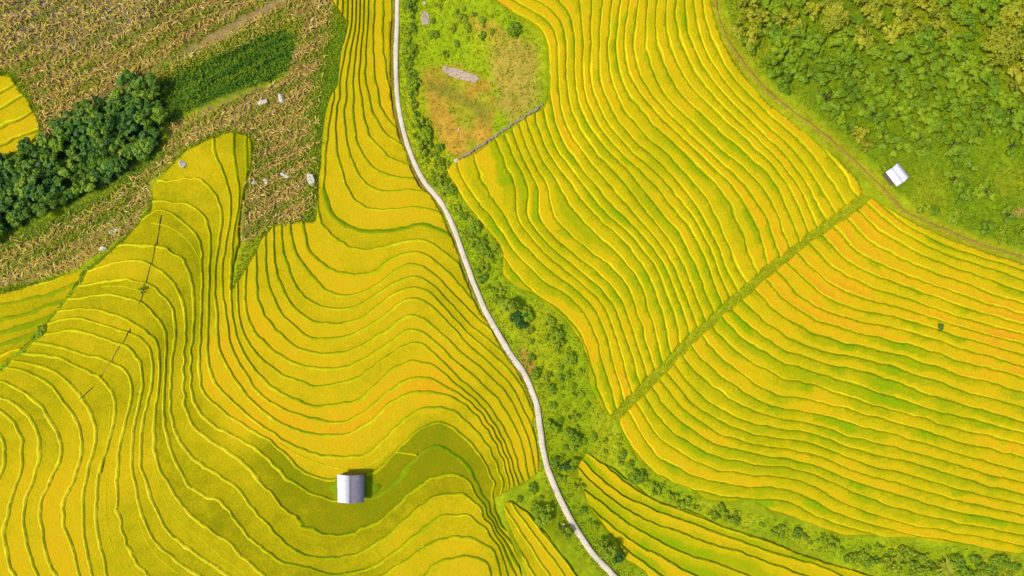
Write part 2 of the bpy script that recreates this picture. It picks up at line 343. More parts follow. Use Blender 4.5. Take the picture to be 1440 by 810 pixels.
 join(5, (H0, "690,-70 760,20 900,130 1080,185"), (J0, "130,200 260,235 400,290 530,315 600,325 760,380 950,440 1080,465 1400,540")),
 join(4, (H0, "650,-30 700,50 780,120 900,190 1080,245"), (J0, "130,245 260,290 400,355 560,400 750,450 900,490 1080,525 1400,600")),
 join(3, (H0, "600,10 640,70 700,140 780,200 880,255 1080,300"), (J0, "80,310 220,350 400,420 500,435 640,480 780,530 1080,580 1400,655")),
 join(2, (H0, "550,60 640,190 720,240 790,290 880,325 1080,355"), (J0, "150,360 250,420 400,470 520,535 700,570 880,610 1050,645 1400,720")),
 join(1, (H0, "510,100 590,250 700,330 800,380 900,400 1080,415"), (J0, "80,422 200,480 330,550 480,590 600,630 800,655 1050,700 1400,780")),
 join(0, (H0, "440,150 530,310 640,400 750,440 850,470 1000,485 1080,490"), (J0, "80,492 180,540 280,590 480,640 700,680")),
 ],
 "gully_side": [
 join(0, (H0, "330,290 400,350 520,440 600,495 750,540 900,605 1080,660"), (J0, "200,720 420,800 900,990")),
 join(1, (H0, "295,315 370,400 470,470 580,520 720,570 900,640 1080,700"), (J0, "150,745 300,800 700,960")),
 join(2, (H0, "275,345 350,430 450,505 560,575 700,625 900,690 1080,745 1400,870")),
 g(3, H0, "285,420 330,470 430,535 500,595 650,680 800,740 1000,810 1300,930"),
 g(4, H0, "320,510 420,600 560,690 700,770 780,815 1000,920"),
 g(5, H0, "400,620 480,690 560,760 650,820 850,960"),
 g(6, H0, "440,730 520,800 620,900 750,1030"),
 ],
 "path_side": [
 (0, P("735,712 762,745 790,780 822,822 900,960")), (1, P("722,708 748,745 775,780 805,822 870,960")),
 (2, P("712,712 735,750 758,785 785,825 840,960")), (3, P("712,735 738,785 765,825 815,960")), (4, P("720,770 745,825 790,960"))],
 "far_left": [
 (4, P("-200,180 -60,128 0,107 14,103")), (3, P("-200,215 -60,160 0,135 14,124 30,118")), (2, P("-200,240 -60,185 0,155 22,143 40,132")),
 (1, P("-200,270 -60,210 0,182 40,163 60,150")), (0, P("-200,300 -60,235 0,206 52,186 70,178"))],
}
GUIDES["hill"] = [(lv-1 if lv <= 16 else (16 if lv == 16.5 else lv), ln) for lv, ln in GUIDES["hill"]]
for nm_ in ("right_upper", "right_lower"): GUIDES[nm_] = [(lv*1.40, ln) for lv, ln in GUIDES[nm_]]     # the right-hand slopes are cut into finer steps
STEP = {"hill": .35, "left_strip": .35, "right_upper": .40/1.40, "right_lower": .40/1.40, "gully_side": .40, "path_side": .35, "far_left": .45}
OFFS = {"hill": 0.0, "left_strip": 6.4, "right_upper": 6.4, "right_lower": 4.0, "gully_side": 3.5, "path_side": 7.6, "far_left": 7.4}
FIELD = {k: TPS(v, lam=(1.5e-2 if k.startswith('right') else 2e-4)) for k, v in GUIDES.items()}
def level(name, x, y):
    f = FIELD[name](x, y)
    w = 0.10 if name in ("right_upper", "right_lower", "gully_side") else 0.09
    return f + w*(vnoise(x, y, 22, 3)-.5)*2 + 0.6*w*(vnoise(x, y, 8, 5)-.5)*2

# ------------------------------------------------------------------ terrain height under everything
GX = np.arange(-260, 1701, 10.0); GY = np.arange(-240, 1021, 10.0)
gx, gy = np.meshgrid(GX, GY)
Hc = np.full(gx.shape, 6.0); fixed = np.zeros(gx.shape, bool)
for nm, poly in POLY.items():
    d = sdf(gx, gy, poly); m = d > -3
    if m.any():
        Hc[m] = OFFS[nm] + STEP[nm]*FIELD[nm](gx[m], gy[m]); fixed |= m
CTRL = [(0, 0, 10.5), (200, 0, 8.6), (-200, 0, 12), (-200, 340, 7), (100, 240, 5.6), (20, 310, 6.2), (210, 150, 5.0), (200, 270, 6.2), (60, 370, 7.3), (400, 30, 4.2), (300, 100, 5.0), (400, 200, 3.8),
        (400, 290, 4.0), (559, -100, .3), (1440, 0, 20), (1440, 200, 17), (1200, 50, 15.2), (1440, 330, 13.6), (1650, 100, 21), (1250, 245, 12.6), (1100, 60, 13), (1200, -200, 17), (1650, 400, 15),
        (738, 445, 3.6), (660, 280, 3.9), (690, 350, 3.9), (800, 560, 3.7), (850, 615, 3.6), (910, 680, 3.5), (1000, 720, 3.4), (1100, 750, 3.2), (1300, 790, 2.8), (1440, 810, 2.4), (1650, 900, 1.8),
        (620, 100, 1.6), (680, 120, 3.4), (650, 190, 3.6), (740, 80, 6.0), (600, 20, 1.0), (600, 180, 2.2)]
for x, y, z in CTRL:
    i, j = int(round((y+240)/10)), int(round((x+260)/10)); Hc[i-1:i+2, j-1:j+2] = np.where(fixed[i-1:i+2, j-1:j+2], Hc[i-1:i+2, j-1:j+2], z); fixed[i-1:i+2, j-1:j+2] = True
Hc = np.clip(Hc, 0, 24); src = Hc.copy()
for it in range(1800):
    p = np.pad(Hc, 1, mode='edge')
    Hc = np.where(fixed, src, 0.25*(p[:-2, 1:-1]+p[2:, 1:-1]+p[1:-1, :-2]+p[1:-1, 2:]))
for it in range(2):
    p = np.pad(Hc, 1, mode='edge'); Hc = 0.5*Hc + 0.125*(p[:-2, 1:-1]+p[2:, 1:-1]+p[1:-1, :-2]+p[1:-1, 2:])
def hbase(x, y):
    u = np.clip((np.asarray(x, float)+260)/10, 0, len(GX)-1.001); v = np.clip((np.asarray(y, float)+240)/10, 0, len(GY)-1.001)
    i = np.floor(v).astype(int); j = np.floor(u).astype(int); a = u-j; b = v-i
    return (Hc[i, j]*(1-a)+Hc[i, j+1]*a)*(1-b) + (Hc[i+1, j]*(1-a)+Hc[i+1, j+1]*a)*b
def world_xy(x, y, h=None):
    h = hbase(x, y) if h is None else h
    k = (CAMZ-h)/FPX
    return (np.asarray(x, float)-720)*k, -(np.asarray(y, float)-405)*k
def gz(x, y):                       # ground surface outside the fields
    return hbase(x, y) + 0.22*(vnoise(x, y, 26, 11)-.5) + 0.16*(vnoise(x, y, 9, 12)-.5)
def wpt(x, y, dz=0.0):
    X, Y = world_xy(x, y); return float(X), float(Y), float(gz(x, y))+dz
def in_fields(x, y):
    d = np.full(np.shape(x), -1e9)
    for poly in POLY.values(): d = np.maximum(d, sdf(x, y, poly))
    return d

# ------------------------------------------------------------------ ground sheet with its own colours (grass, soil, straw litter)
MAIZE = P("-260,-240 440,-240 470,-60 470,10 466,45 452,120 447,190 447,300 430,312 385,316 372,326 340,345 340,290 356,205 345,188 300,192 262,205 236,235 212,258 212,282 190,315 150,350 110,375 0,408 -260,510 -260,345 0,345 120,290 210,235 232,205 236,180 280,160 350,130 400,112 418,60 400,38 330,70 240,110 160,148 60,190 45,140 20,100 -260,155")
GREEN_CROP = P("225,108 300,78 370,50 408,38 418,55 405,95 385,112 330,128 280,150 238,172 222,150")
GROVE = P("-260,330 -60,262 0,232 60,200 110,165 160,130 205,105 225,118 228,165 228,200 205,228 150,262 90,292 0,332 -260,440")
FOREST = P("1016,-240 1016,0 1030,50 1060,92 1095,128 1160,172 1230,232 1262,275 1330,312 1440,352 1700,448 1700,-240")
FALLOW = P("592,98 640,92 690,118 700,150 690,200 655,222 630,215 612,190 600,150")
GULLY = P("585,-60 690,-10 735,32 762,60 765,145 640,222 625,240 655,290 700,342 708,392 770,432 825,485 830,545 856,590 880,625 905,660 970,692 1030,715 1110,732 1180,757 1300,765 1430,782 1440,790 1440,870 1300,838 1220,803 1080,753 1020,735 960,712 900,685 865,655 812,640 810,680 830,730 870,780 905,810 950,870 900,870 860,800 830,770 800,720 775,665 765,600 750,545 730,510 700,460 665,385 640,318 600,255 572,190 566,130 566,60 572,-60")
xs = np.r_[[-9000, -5000, -2500, -1300, -700, -400], np.arange(-260, 1701, 5.0), [1850, 2200, 2800, 4000, 6500, 10500]]
ys = np.r_[[-9000, -5000, -2500, -1300, -700, -380], np.arange(-240, 1021, 5.0), [1160, 1500, 2100, 3300, 5800, 9800]]
X2, Y2 = np.meshgrid(xs, ys); fx, fy = X2.ravel(), Y2.ravel()
H = hbase(fx, fy); Xw, Yw = world_xy(fx, fy, H)
din = in_fields(fx, fy)
Z = gz(fx, fy) - np.clip((din+1)/5.0, 0, 1)*0.95
GRASS = np.array([0.28, 0.33, 0.006])
gc = np.tile(GRASS, (len(fx), 1))
def paint(poly, col, soft=6, amt=1.0, nz=None):
    d = sdf(fx, fy, poly) + (vnoise(fx, fy, 14, 21)-.5)*10
    w = np.clip(d/soft+.5, 0, 1)*amt
    if nz: w = w*np.clip((vnoise(fx, fy, nz[0], nz[1])-nz[2])*nz[3], 0, 1)
    gc[:] = gc*(1-w[:, None]) + np.array(col)*w[:, None]
def paint_line(line, col, wid, soft=3, amt=1.0, nz=None):
    d = wid - dist_line(fx, fy, line) + (vnoise(fx, fy, 12, 22)-.5)*5
    w = np.clip(d/soft+.5, 0, 1)*amt
    if nz: w = w*np.clip((vnoise(fx, fy, nz[0], nz[1])-nz[2])*nz[3], 0, 1)
    gc[:] = gc*(1-w[:, None]) + np.array(col)*w[:, None]
gc *= (0.75 + 0.5*vnoise(fx, fy, 40, 31))[:, None]
paint(MAIZE, (0.27, 0.17, 0.045), 8)
stripe = np.clip((np.sin((fx*.48+fy*.88)/24*2*math.pi+6*vnoise(fx, fy, 80, 34))+vnoise(fx, fy, 30, 33)*1.6-.9)*1.2, 0, 1)
wm_ = (np.clip(sdf(fx, fy, MAIZE)/8, 0, 1)*stripe*.75)[:, None]; gc[:] = gc*(1-wm_)+np.array([.19, .20, .015])*wm_
paint(P("-260,-240 230,-240 240,0 200,45 100,75 20,60 -260,120"), (0.20, 0.14, 0.075), 30, 0.8)
paint_line(P("60,192 160,128 250,83 345,28 420,-12"), (.40, .28, .12), 4, 5, .5)
paint_line(P("-60,60 60,0 120,-40"), (.40, .27, .16), 8, 8, .6)
paint(P("150,142 220,98 300,64 370,32 398,18 425,28 420,60 400,40 300,84 225,116"), (0.20, 0.27, 0.008), 5)
paint(GREEN_CROP, (0.08, 0.145, 0.010), 6)
paint(GROVE, (0.04, 0.08, 0.012), 6)
paint(P("0,334 95,296 150,268 230,205 236,225 160,285 100,312 0,352"), (0.10, 0.16, 0.012), 5)
paint(P("0,372 100,330 190,282 205,280 190,295 100,345 0,386"), (0.12, 0.16, 0.012), 5)
paint(P("430,140 470,30 490,32 474,125 458,190 447,265 448,312 428,312 436,230"), (0.15, 0.24, 0.012), 6)
paint(FOREST, (0.17, 0.25, 0.006), 10)
paint(FOREST, (0.29, 0.29, 0.008), 10, 0.7, (60, 41, .55, 5))
paint(GULLY, (0.26, 0.34, 0.006), 8)
paint(GULLY, (0.36, 0.36, 0.008), 8, 0.7, (45, 43, .52, 6))
paint(FALLOW, (0.40, 0.24, 0.022), 10)
paint(P("618,150 668,162 690,200 652,222 632,212 620,185"), (0.50, 0.27, 0.03), 14, .85)
paint(FALLOW, (0.30, 0.31, 0.012), 12, .8, (17, 47, .5, 6))
paint(P("688,60 728,50 752,70 758,150 720,172 700,150 695,100"), (0.40, 0.27, 0.04), 14, .9)
paint(P("655,20 690,30 720,52 700,60 665,40"), (0.44, 0.25, 0.035), 10, .7)
paint(P("600,112 640,122 680,150 690,175 680,170 645,145 600,125"), (0.22, 0.20, 0.02), 5, .8)
paint_line(P("562,-60 552,40 549,90 553,150 566,205 590,255 618,298 640,345 668,412 705,482 735,530 748,570"), (0.20, 0.13, 0.04), 4.0, 3, .9)
paint_line(TRACK, (0.34, 0.30, 0.012), 9, 6, .7)
paint(P('322,420 337,345 388,312 372,335 332,405'), (0.34, 0.36, 0.008), 5)
paint_line(P("735,495 745,520"), (0.42, 0.22, 0.04), 7, 6, .9)
paint_line(DIAG, (0.33, 0.345, 0.006), 6, 3)
paint_line(P("1425,300 1445,296"), (0.42, 0.26, 0.06), 5, 5)
nx_, ny_ = len(xs), len(ys)
ii, jj = np.meshgrid(np.arange(ny_-1), np.arange(nx_-1), indexing='ij'); a = (ii*nx_+jj).ravel()
faces = np.c_[a, a+nx_, a+nx_+1, a+1]
tag(mesh_obj("ground", np.c_[Xw, Yw, Z], faces, M_GROUND, smooth=True, attrs={"gcol": ('FLOAT_COLOR', np.c_[gc, np.ones(len(gc))])}), kind="structure")

# ------------------------------------------------------------------ path and track
def ribbon(name, line, half, mat, lift, thick, wob=0.0, seed=1):
    q = smooth_line(line, 5); X, Y = world_xy(q[:, 0], q[:, 1]); Zr = hbase(q[:, 0], q[:, 1])
    for _ in range(4): Zr[1:-1] = .25*Zr[:-2]+.5*Zr[1:-1]+.25*Zr[2:]
    dx, dy = np.gradient(X), np.gradient(Y); l = np.hypot(dx, dy); nx, ny = -dy/l, dx/l
    n = len(q); half = half*np.clip(np.interp(q[:, 1], [0, 250, 500, 900], [.78, .85, 1.0, 1.05]), 0, 2); wl_ = half*(1+wob*(vnoise(np.arange(n), np.zeros(n), 3.0, seed)-.5)*2); wr_ = half*(1+wob*(vnoise(np.arange(n), np.zeros(n), 3.0, seed+1)-.5)*2)
    rows = []
    for s, dz in ((wl_+.04, -thick), (wl_, 0), (wl_*.33, .02), (-wr_*.33, .02), (-wr_, 0), (-wr_-.04, -thick)):
        rows.append(np.c_[X+nx*s, Y+ny*s, Zr+lift+dz])
    V = np.stack(rows, 1).reshape(-1, 3); i, j = np.meshgrid(np.arange(n-1), np.arange(5), indexing='ij'); a = (i*6+j).ravel()
    return mesh_obj(name, V, np.c_[a, a+1, a+7, a+6], mat)
tag(ribbon("path", PATH, PATHW, M_CONC, 0.26, 0.6, 0.16), kind="structure")
tag(ribbon("footpath", TRACK, 0.20, M_DIRT, 0.10, 0.4, 0.7, 7), kind="structure")

# ------------------------------------------------------------------ rice fields: every terrace a part, its grassy bund a sub-part
TONES = [(430, 360, .60), (510, 150, .60), (560, 280, .61), (300, 490, .82), (300, 540, .84), (345, 590, .82), (400, 625, .80), (480, 615, .84), (600, 555, .82), (540, 580, .80), (350, 450, .66), (520, 470, .60), (690, 600, .58), (745, 630, .66), (420, 685, .30), (550, 680, .22), (600, 620, .16), (480, 720, .30), (620, 660, .26), (560, 720, .32), (540, 655, .22), (660, 660, .28), (440, 720, .34),
         (400, 760, .40), (330, 740, .40), (60, 700, .62), (150, 650, .61), (40, 780, .62), (240, 560, .50), (270, 400, .45), (240, 300, .45), (180, 370, .46), (100, 480, .50), (170, 480, .52), (230, 410, .42), (300, 250, .52), (320, 200, .42), (580, 780, .60), (620, 760, .59), (660, 790, .58), (40, 560, .50), (120, 540, .52), (260, 620, .48), (350, 670, .44),
         (20, 440, .46), (266, 425, .36), (263, 450, .33), (261, 480, .32), (258, 510, .32), (256, 540, .33), (257, 570, .34), (264, 600, .36), (275, 640, .36), (60, 520, .42), (70, 545, .36), (700, 300, .47), (850, 100, .60), (950, 50, .57), (1000, 200, .51), (880, 250, .46), (800, 330, .44), (900, 400, .47), (1000, 400, .48), (830, 530, .60), (1120, 200, .57), (1180, 260, .55),
         (1230, 300, .78), (1100, 430, .70), (1300, 340, .62), (1150, 400, .78), (1300, 430, .64), (1250, 480, .57), (1400, 500, .74), (1050, 480, .58), (1100, 560, .44), (1200, 570, .42), (1300, 590, .43), (1400, 560, .60), (1250, 660, .50), (1380, 690, .50), (950, 600, .47), (1000, 650, .46), (920, 640, .52), (1100, 680, .45),
         (850, 690, .45), (950, 760, .43), (1150, 800, .54), (760, 780, .58), (20, 160, .60)]
TP = np.array(TONES)
def tone_at(x, y):
    d2 = (x[:, None]-TP[None, :, 0])**2 + (y[:, None]-TP[None, :, 1])**2; w = 1/(d2+400)**1.5
    return (w*TP[None, :, 2]).sum(1)/w.sum(1)
WIDE = {("left_strip", 1): (1.6, .3), ("left_strip", 2): (2.0, .25), ("left_strip", 3): (2.0, .25), ("left_strip", 4): (2.0, .25)}
BANDS = [L(360, 270, "290,0 320,80 370,135 450,158 540,160 620,145 690,120 760,140 820,175"), L(360, 540, "440,480 500,465 580,420 640,350 680,280 730,250 800,265 880,310 915,370 950,460 1000,550 1040,650 1080,760")]
def band_near(x, y):
    d = np.minimum(dist_line(x, y, BANDS[0]), dist_line(x, y, BANDS[1])); return np.clip(1-(d-4)/5, 0, 1)

def split(poly, s):
    """split a convex polygon (list of tuples) by the scalar function s; returns (below, above)"""
    v = [s(p) for p in poly]; lo, hi = [], []; n = len(poly)
    if max(v) <= 1e-7: return poly, None
    if min(v) >= -1e-7: return None, poly
    for i in range(n):
        p, q, a, b = poly[i], poly[(i+1) % n], v[i], v[(i+1) % n]
        if a <= 0: lo.append(p)
        if a >= 0: hi.append(p)
        if (a < 0 < b) or (b < 0 < a):
            t = a/(a-b); r = tuple(pi+(qi-pi)*t for pi, qi in zip(p, q)); lo.append(r); hi.append(r)
    return (lo if len(lo) > 2 else None), (hi if len(hi) > 2 else None)

def build_field(nm, label):
    poly = POLY[nm]; arr = np.array(poly); G = 5.0; s = STEP[nm]
    x0, y0 = np.maximum(np.floor(arr.min(0)/G)*G-G, (-110, -90)); x1, y1 = np.minimum(np.ceil(arr.max(0)/G)*G+G, (1550, 900))
    ax = np.arange(x0, x1+1, G); ay = np.arange(y0, y1+1, G); x, y = np.meshgrid(ax, ay)
    f = level(nm, x, y); d = sdf(x, y, poly)
    d = d + (vnoise(x, y, 16, 51)-.5)*3.5 + 5*(vnoise(f*10, 0*f, 9, 52)-.5)*(np.abs(d) < 30)
    gyf, gxf = np.gradient(FIELD[nm](x, y), G); grad = np.hypot(gxf, gyf)/0.12     # levels per metre
    rightside = nm in ("right_upper", "right_lower", "gully_side")
    wid = 0.30 if rightside else 0.46
    SL = .60 if rightside else .42; EP = .55 if rightside else .20; GAP = .30 if rightside else .05
    dl = np.clip(wid*grad*(0.45+0.6*vnoise(x, y, 30, 61)+.55*vnoise(x, y, 11, 62)), .06, .34)
    if nm == 'hill': dl = dl*(1+.9*band_near(x, y))
    buckets = {}
    ny, nx = x.shape
    live = (d > 0)
    for i in range(ny-1):
        for j in range(nx-1):
            if not (live[i, j] or live[i+1, j] or live[i, j+1] or live[i+1, j+1]): continue
            c = [(x[a, b], y[a, b], f[a, b], dl[a, b], d[a, b]) for a, b in ((i, j), (i+1, j), (i+1, j+1), (i, j+1))]
            for tri in (([c[0], c[1], c[2]], [c[0], c[2], c[3]]) if (i+j) % 2 else ([c[0], c[1], c[3]], [c[1], c[2], c[3]])):
                f0, f1, f2 = tri[0][2], tri[1][2], tri[2][2]; k = math.floor(f0)
                if min(p[4] for p in tri) >= 0 and (nm, k) not in WIDE and max(f0, f1, f2) < k+1-max(p[3] for p in tri)*EP and min(f0, f1, f2) > k+max(p[3] for p in tri):
                    buckets.setdefault((k, 1), []).append(tri); continue
                if min(p[4] for p in tri) < 0:
                    _, tri = split(tri, lambda p: p[4])
                    if tri is None: continue
                fmin = min(p[2] for p in tri); fmax = max(p[2] for p in tri)
                rest = tri
                for k in range(int(math.floor(fmin)), int(math.floor(fmax))+1):
                    if rest is None: break
                    piece, rest = split(rest, lambda p: p[2]-(k+1))
                    if piece is None: continue
                    wm = WIDE.get((nm, k), (1,))[0]
                    lo, hi = split(piece, lambda p: p[2]-k-min(p[3]*wm, .6)*SL)
                    if lo: buckets.setdefault((k, 0), []).append(lo)
                    if hi:
                        lo, hi = split(hi, lambda p: p[2]-k-min(p[3]*wm, .6))
                        if lo: buckets.setdefault((k, 0), []).append(lo)
                        if hi:
                            lo, hi = split(hi, lambda p: p[2]-(k+1)+p[3]*EP)
                            if lo: buckets.setdefault((k, 1), []).append(lo)
                            if hi: buckets.setdefault((k, 1), []).append(hi)
    # global edge use, to find the outer rim
    def key(p): return (round(p[0], 2), round(p[1], 2))
    use = {}
    for polys in buckets.values():
        for pl in polys:
            ks = [key(p) for p in pl]
            for a, b in zip(ks, ks[1:]+ks[:1]):
                e = (a, b) if a < b else (b, a); use[e] = use.get(e, 0)+1
    root = empty("rice_field", (0, 0, 0))
    tag(root, label, "rice field", "terraced rice fields")
    def surf(px, py, ff, dd, k):
        wm = np.array(WIDE.get((nm, k), (1,))[0]); dd2 = np.minimum(dd*wm, .6); t = ff-k; e = dd*EP
        crop = .42 + .08*(math.sin(k*12.9898+3)*.5)
        z = OFFS[nm]+s*k
        top = z+crop+.10*(vnoise(px, py, 7, 71)-.5)
        zlo = z-s+.42+.08*math.sin((k-1)*12.9898+3)*.5-GAP
        out = zlo+(top+.02-zlo)*np.clip(t/(SL*dd2), 0, 1)
        rim = top+.02*np.clip(1-(t-SL*dd2)/((1-SL)*dd2), 0, 1)
        inn = z+crop-GAP+(top-(z+crop-GAP))*np.clip((1-t)/e, 0, 1)
        return np.where(t < SL*dd2, out, np.where(t < dd2, rim, np.where(t > 1-e, inn, top)))
    def emit(name, polys, k, part, parent, mat):
        idx, P_, F_ = {}, [], []
        for pl in polys:
            fc = []
            for p in pl:
                kk = key(p)
                if kk not in idx: idx[kk] = len(P_); P_.append(p)
                if not fc or fc[-1] != idx[kk]: fc.append(idx[kk])
            if fc[0] == fc[-1]: fc = fc[:-1]
            if len(set(fc)) > 2: F_.append(fc[::1])
        if not F_: return None
        A = np.array(P_); px, py, ff, dd = A[:, 0], A[:, 1], A[:, 2], A[:, 3]
        zz = surf(px, py, ff, dd, k); X, Y = world_xy(px, py)
        frac = np.clip((ff-k), 0, 1)
        tone = tone_at(px, py)
        if part == 1:
            if rightside:                       # unripe rice stays greener along the uphill side of the right-hand terraces
                aa = px*.9+py*.3 if nm != 'right_upper' else py+px*.35
                along = vnoise(aa, ff*26, 60, 81)*.6+vnoise(aa, ff*60, 130, 82)*.4
                cut = .42+.30*(vnoise(aa, ff*9, 45, 86)-.5)
                tone = tone + .08 - .16*np.clip((frac-cut)*7, 0, 1) - .16*np.clip((frac-cut)*6, 0, 1)*np.clip((along-.58)*6, 0, 1)
                tone = tone + .12*np.clip((vnoise(aa, k*97.0+0*px, 60, 83)-.58)*4, 0, 1)
                hole = np.clip((vnoise(aa, k*61.0+0*px, 34, 84)-.74)*14, 0, 1)*np.clip((frac-.35)*7, 0, 1); tone = tone - .20*hole
            else:
                tone = tone - .05*np.clip(frac-.6, 0, 1)
                if nm == "hill":            # the greener plots round the hut end sharply at the orange terraces
                    w_ = np.clip((px-330)/60, 0, 1)*np.clip((700-px)/20, 0, 1)*np.clip((py-575)/25, 0, 1)*np.clip((790-py)/30, 0, 1)
                    goal = np.maximum(tone, .70) if k <= 20 else (.27 if k <= 22 else (.33 if k == 23 else (.40+.12*np.clip((px-480)/60, 0, 1) if k == 24 else np.maximum(tone, .45+.15*np.clip((px-500)/50, 0, 1)))))
                    tone = tone+(goal-tone)*w_*(.9 if k > 20 else .6)
            seg = np.floor((px*.8+py*.5+90*math.sin(k*5.3))/(95+25*math.sin(k*3.1))); tone = tone + .030*math.sin(k*7.7+1.3) + .045*np.sin(seg*12.9+k*4.1)
        else:
            gdef = WIDE.get((nm, k))
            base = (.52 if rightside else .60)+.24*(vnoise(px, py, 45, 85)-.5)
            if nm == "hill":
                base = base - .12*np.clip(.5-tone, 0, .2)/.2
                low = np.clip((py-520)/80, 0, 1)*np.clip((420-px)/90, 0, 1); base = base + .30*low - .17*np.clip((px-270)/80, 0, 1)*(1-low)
            base = base + .10 - (.30 if rightside else .32)*(frac < .02)      # grassy foot; step shade and sunlit rim are also toned into the colour
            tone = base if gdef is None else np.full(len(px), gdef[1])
            if nm == "hill": tone = tone - (tone-.20)*band_near(px, py)
        n0 = len(P_); V = np.c_[X, Y, zz].tolist(); T = tone.tolist()
        for fc in list(F_):
            m = len(fc)
            for a_, b_ in zip(fc, fc[1:]+fc[:1]):
                ka, kb = key(P_[a_]), key(P_[b_]); e = (ka, kb) if ka < kb else (kb, ka)
                if use.get(e, 0) == 1:
                    va, vb = V[a_], V[b_]; q = len(V)
                    V.append([va[0], va[1], va[2]-1.3]); V.append([vb[0], vb[1], vb[2]-1.3]); T += [T[a_], T[b_]]
                    F_.append([b_, a_, q, q+1])
        # faces traced in image space (y down): flip so that normals point up
        return mesh_obj(name, V, F_, mat, parent, True, {"tone": ('FLOAT', T)})
    ks = sorted({k for k, _ in buckets})
    for k in ks:
        rice, bund = buckets.get((k, 1), []), buckets.get((k, 0), [])
        # connected pieces of the rice strip
        par = {}
        def find(a):
            while par.setdefault(a, a) != a: par[a] = par[par[a]]; a = par[a]
            return a
        for pl in rice+bund:
            k0 = find(key(pl[0]))
            for p in pl[1:]: par[find(key(p))] = k0; k0 = find(k0)
        comp = {}
        for t, polys in ((1, rice), (0, bund)):
            for pl in polys: comp.setdefault(find(key(pl[0])), ([], []))[t].append(pl)
        comps = sorted(comp.values(), key=lambda c: -len(c[1])-len(c[0])); main = comps[0]
        for c in comps[1:]:
            if len(c[1]) < 25: main[0].extend(c[0]); main[1].extend(c[1])
        for c in [main]+[c for c in comps[1:] if len(c[1]) >= 25]:
            if not c[1]:
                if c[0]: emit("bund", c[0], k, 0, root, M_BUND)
                continue
            t = emit("terrace", c[1], k, 1, root, M_RICE_LIME if rightside else M_RICE)
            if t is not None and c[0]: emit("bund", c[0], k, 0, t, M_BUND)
    return root
FIELDS = {}
for nm, lab in [("hill", "largest terraced rice field, golden bands curving round the hut on the hill"),
                ("left_strip", "narrow rice strip with green banks between dry maize and a grassy gully"),
                ("right_upper", "golden terraced rice field between the stone wall, the footpath and the grassy diagonal bank"),
                ("right_lower", "orange and gold terraced rice field across the grassy diagonal bank from the stone wall"),
                ("gully_side", "olive rice terraces between the weedy gully and the foot of the path"),
                ("path_side", "small block of slanting rice terraces beside the path near the pale stone"),
                ("far_left", "small yellow rice terraces between dry maize and the dark grove")]:
    FIELDS[nm] = build_field(nm, lab)
def field_z(nm, x, y):
    f = float(level(nm, np.array([x]), np.array([y]))[0]); return OFFS[nm]+STEP[nm]*math.floor(f)+.55

# ------------------------------------------------------------------ bunds, vegetation, rocks, huts
# extra low bunds that divide wide terraces, and cross bunds over the slope
def ridge(nm, line, half=0.16, h=0.14, tone=.5):
    q = smooth_line(line, 4); n = len(q); x, y = q[:, 0], q[:, 1]
    f = level(nm, x, y); z = OFFS[nm]+STEP[nm]*np.floor(f)+.46
    X, Y = world_xy(x, y); dx, dy = np.gradient(X), np.gradient(Y); l = np.hypot(dx, dy)+1e-9; nx, ny = -dy/l, dx/l
    hw = half*(0.7+.6*vnoise(x, y, 6, 91))
    V = np.stack([np.c_[X+nx*hw, Y+ny*hw, z-.1], np.c_[X+nx*hw*.4, Y+ny*hw*.4, z+h], np.c_[X-nx*hw*.4, Y-ny*hw*.4, z+h], np.c_[X-nx*hw, Y-ny*hw, z-.1]], 1).reshape(-1, 3)
    i, j = np.meshgrid(np.arange(n-1), np.arange(3), indexing='ij'); a = (i*4+j).ravel()
    mesh_obj("bund", V, np.c_[a, a+1, a+5, a+4], M_BUND, FIELDS[nm], True, {"tone": ('FLOAT', np.full(len(V), tone))})
for o, s in ((D0, "650,330 690,470 750,570 850,650 950,740 1040,800"), (D0, "590,570 620,660 680,740 760,800"), (D0, "450,400 450,550 470,680 530,790"),
             (E0, "640,130 720,145 800,205 850,290"), (D0, "470,90 465,200 440,300 425,380"), (E0, "430,400 520,395 600,420"), (C0, "100,250 180,300 300,345 400,365 480,345 560,290"),
             (C0, "590,285 680,300"), (C0, "490,690 525,732")):
    ridge("hill", L(o[0], o[1], s), .15, .04, .56)

# ------------------------------------------------------------------ vegetation
def leaf_quads(c, nrm, length, width, rg, twist=None):
    """bent leaf quads: centres c, facing nrm; returns verts (n,6,3), two quads each"""
    n = len(c); nrm = nrm/np.linalg.norm(nrm, axis=1, keepdims=True)
    r = rg.normal(size=(n, 3)); t = np.cross(nrm, r); t /= np.linalg.norm(t, axis=1, keepdims=True); b = np.cross(nrm, t)
    l = length[:, None]; w = width[:, None]
    V = np.stack([c-t*l*.5-b*w*.25-nrm*l*.05, c-t*l*.5+b*w*.25-nrm*l*.05, c-b*w*.5+nrm*l*.06, c+b*w*.5+nrm*l*.06, c+t*l*.5-b*w*.12-nrm*l*.10, c+t*l*.5+b*w*.12-nrm*l*.10], 1)
    return V
def quads_mesh(V):
    n = len(V); a = np.arange(n)*6
    return V.reshape(-1, 3), np.vstack([np.c_[a, a+2, a+3, a+1], np.c_[a+2, a+4, a+5, a+3]])
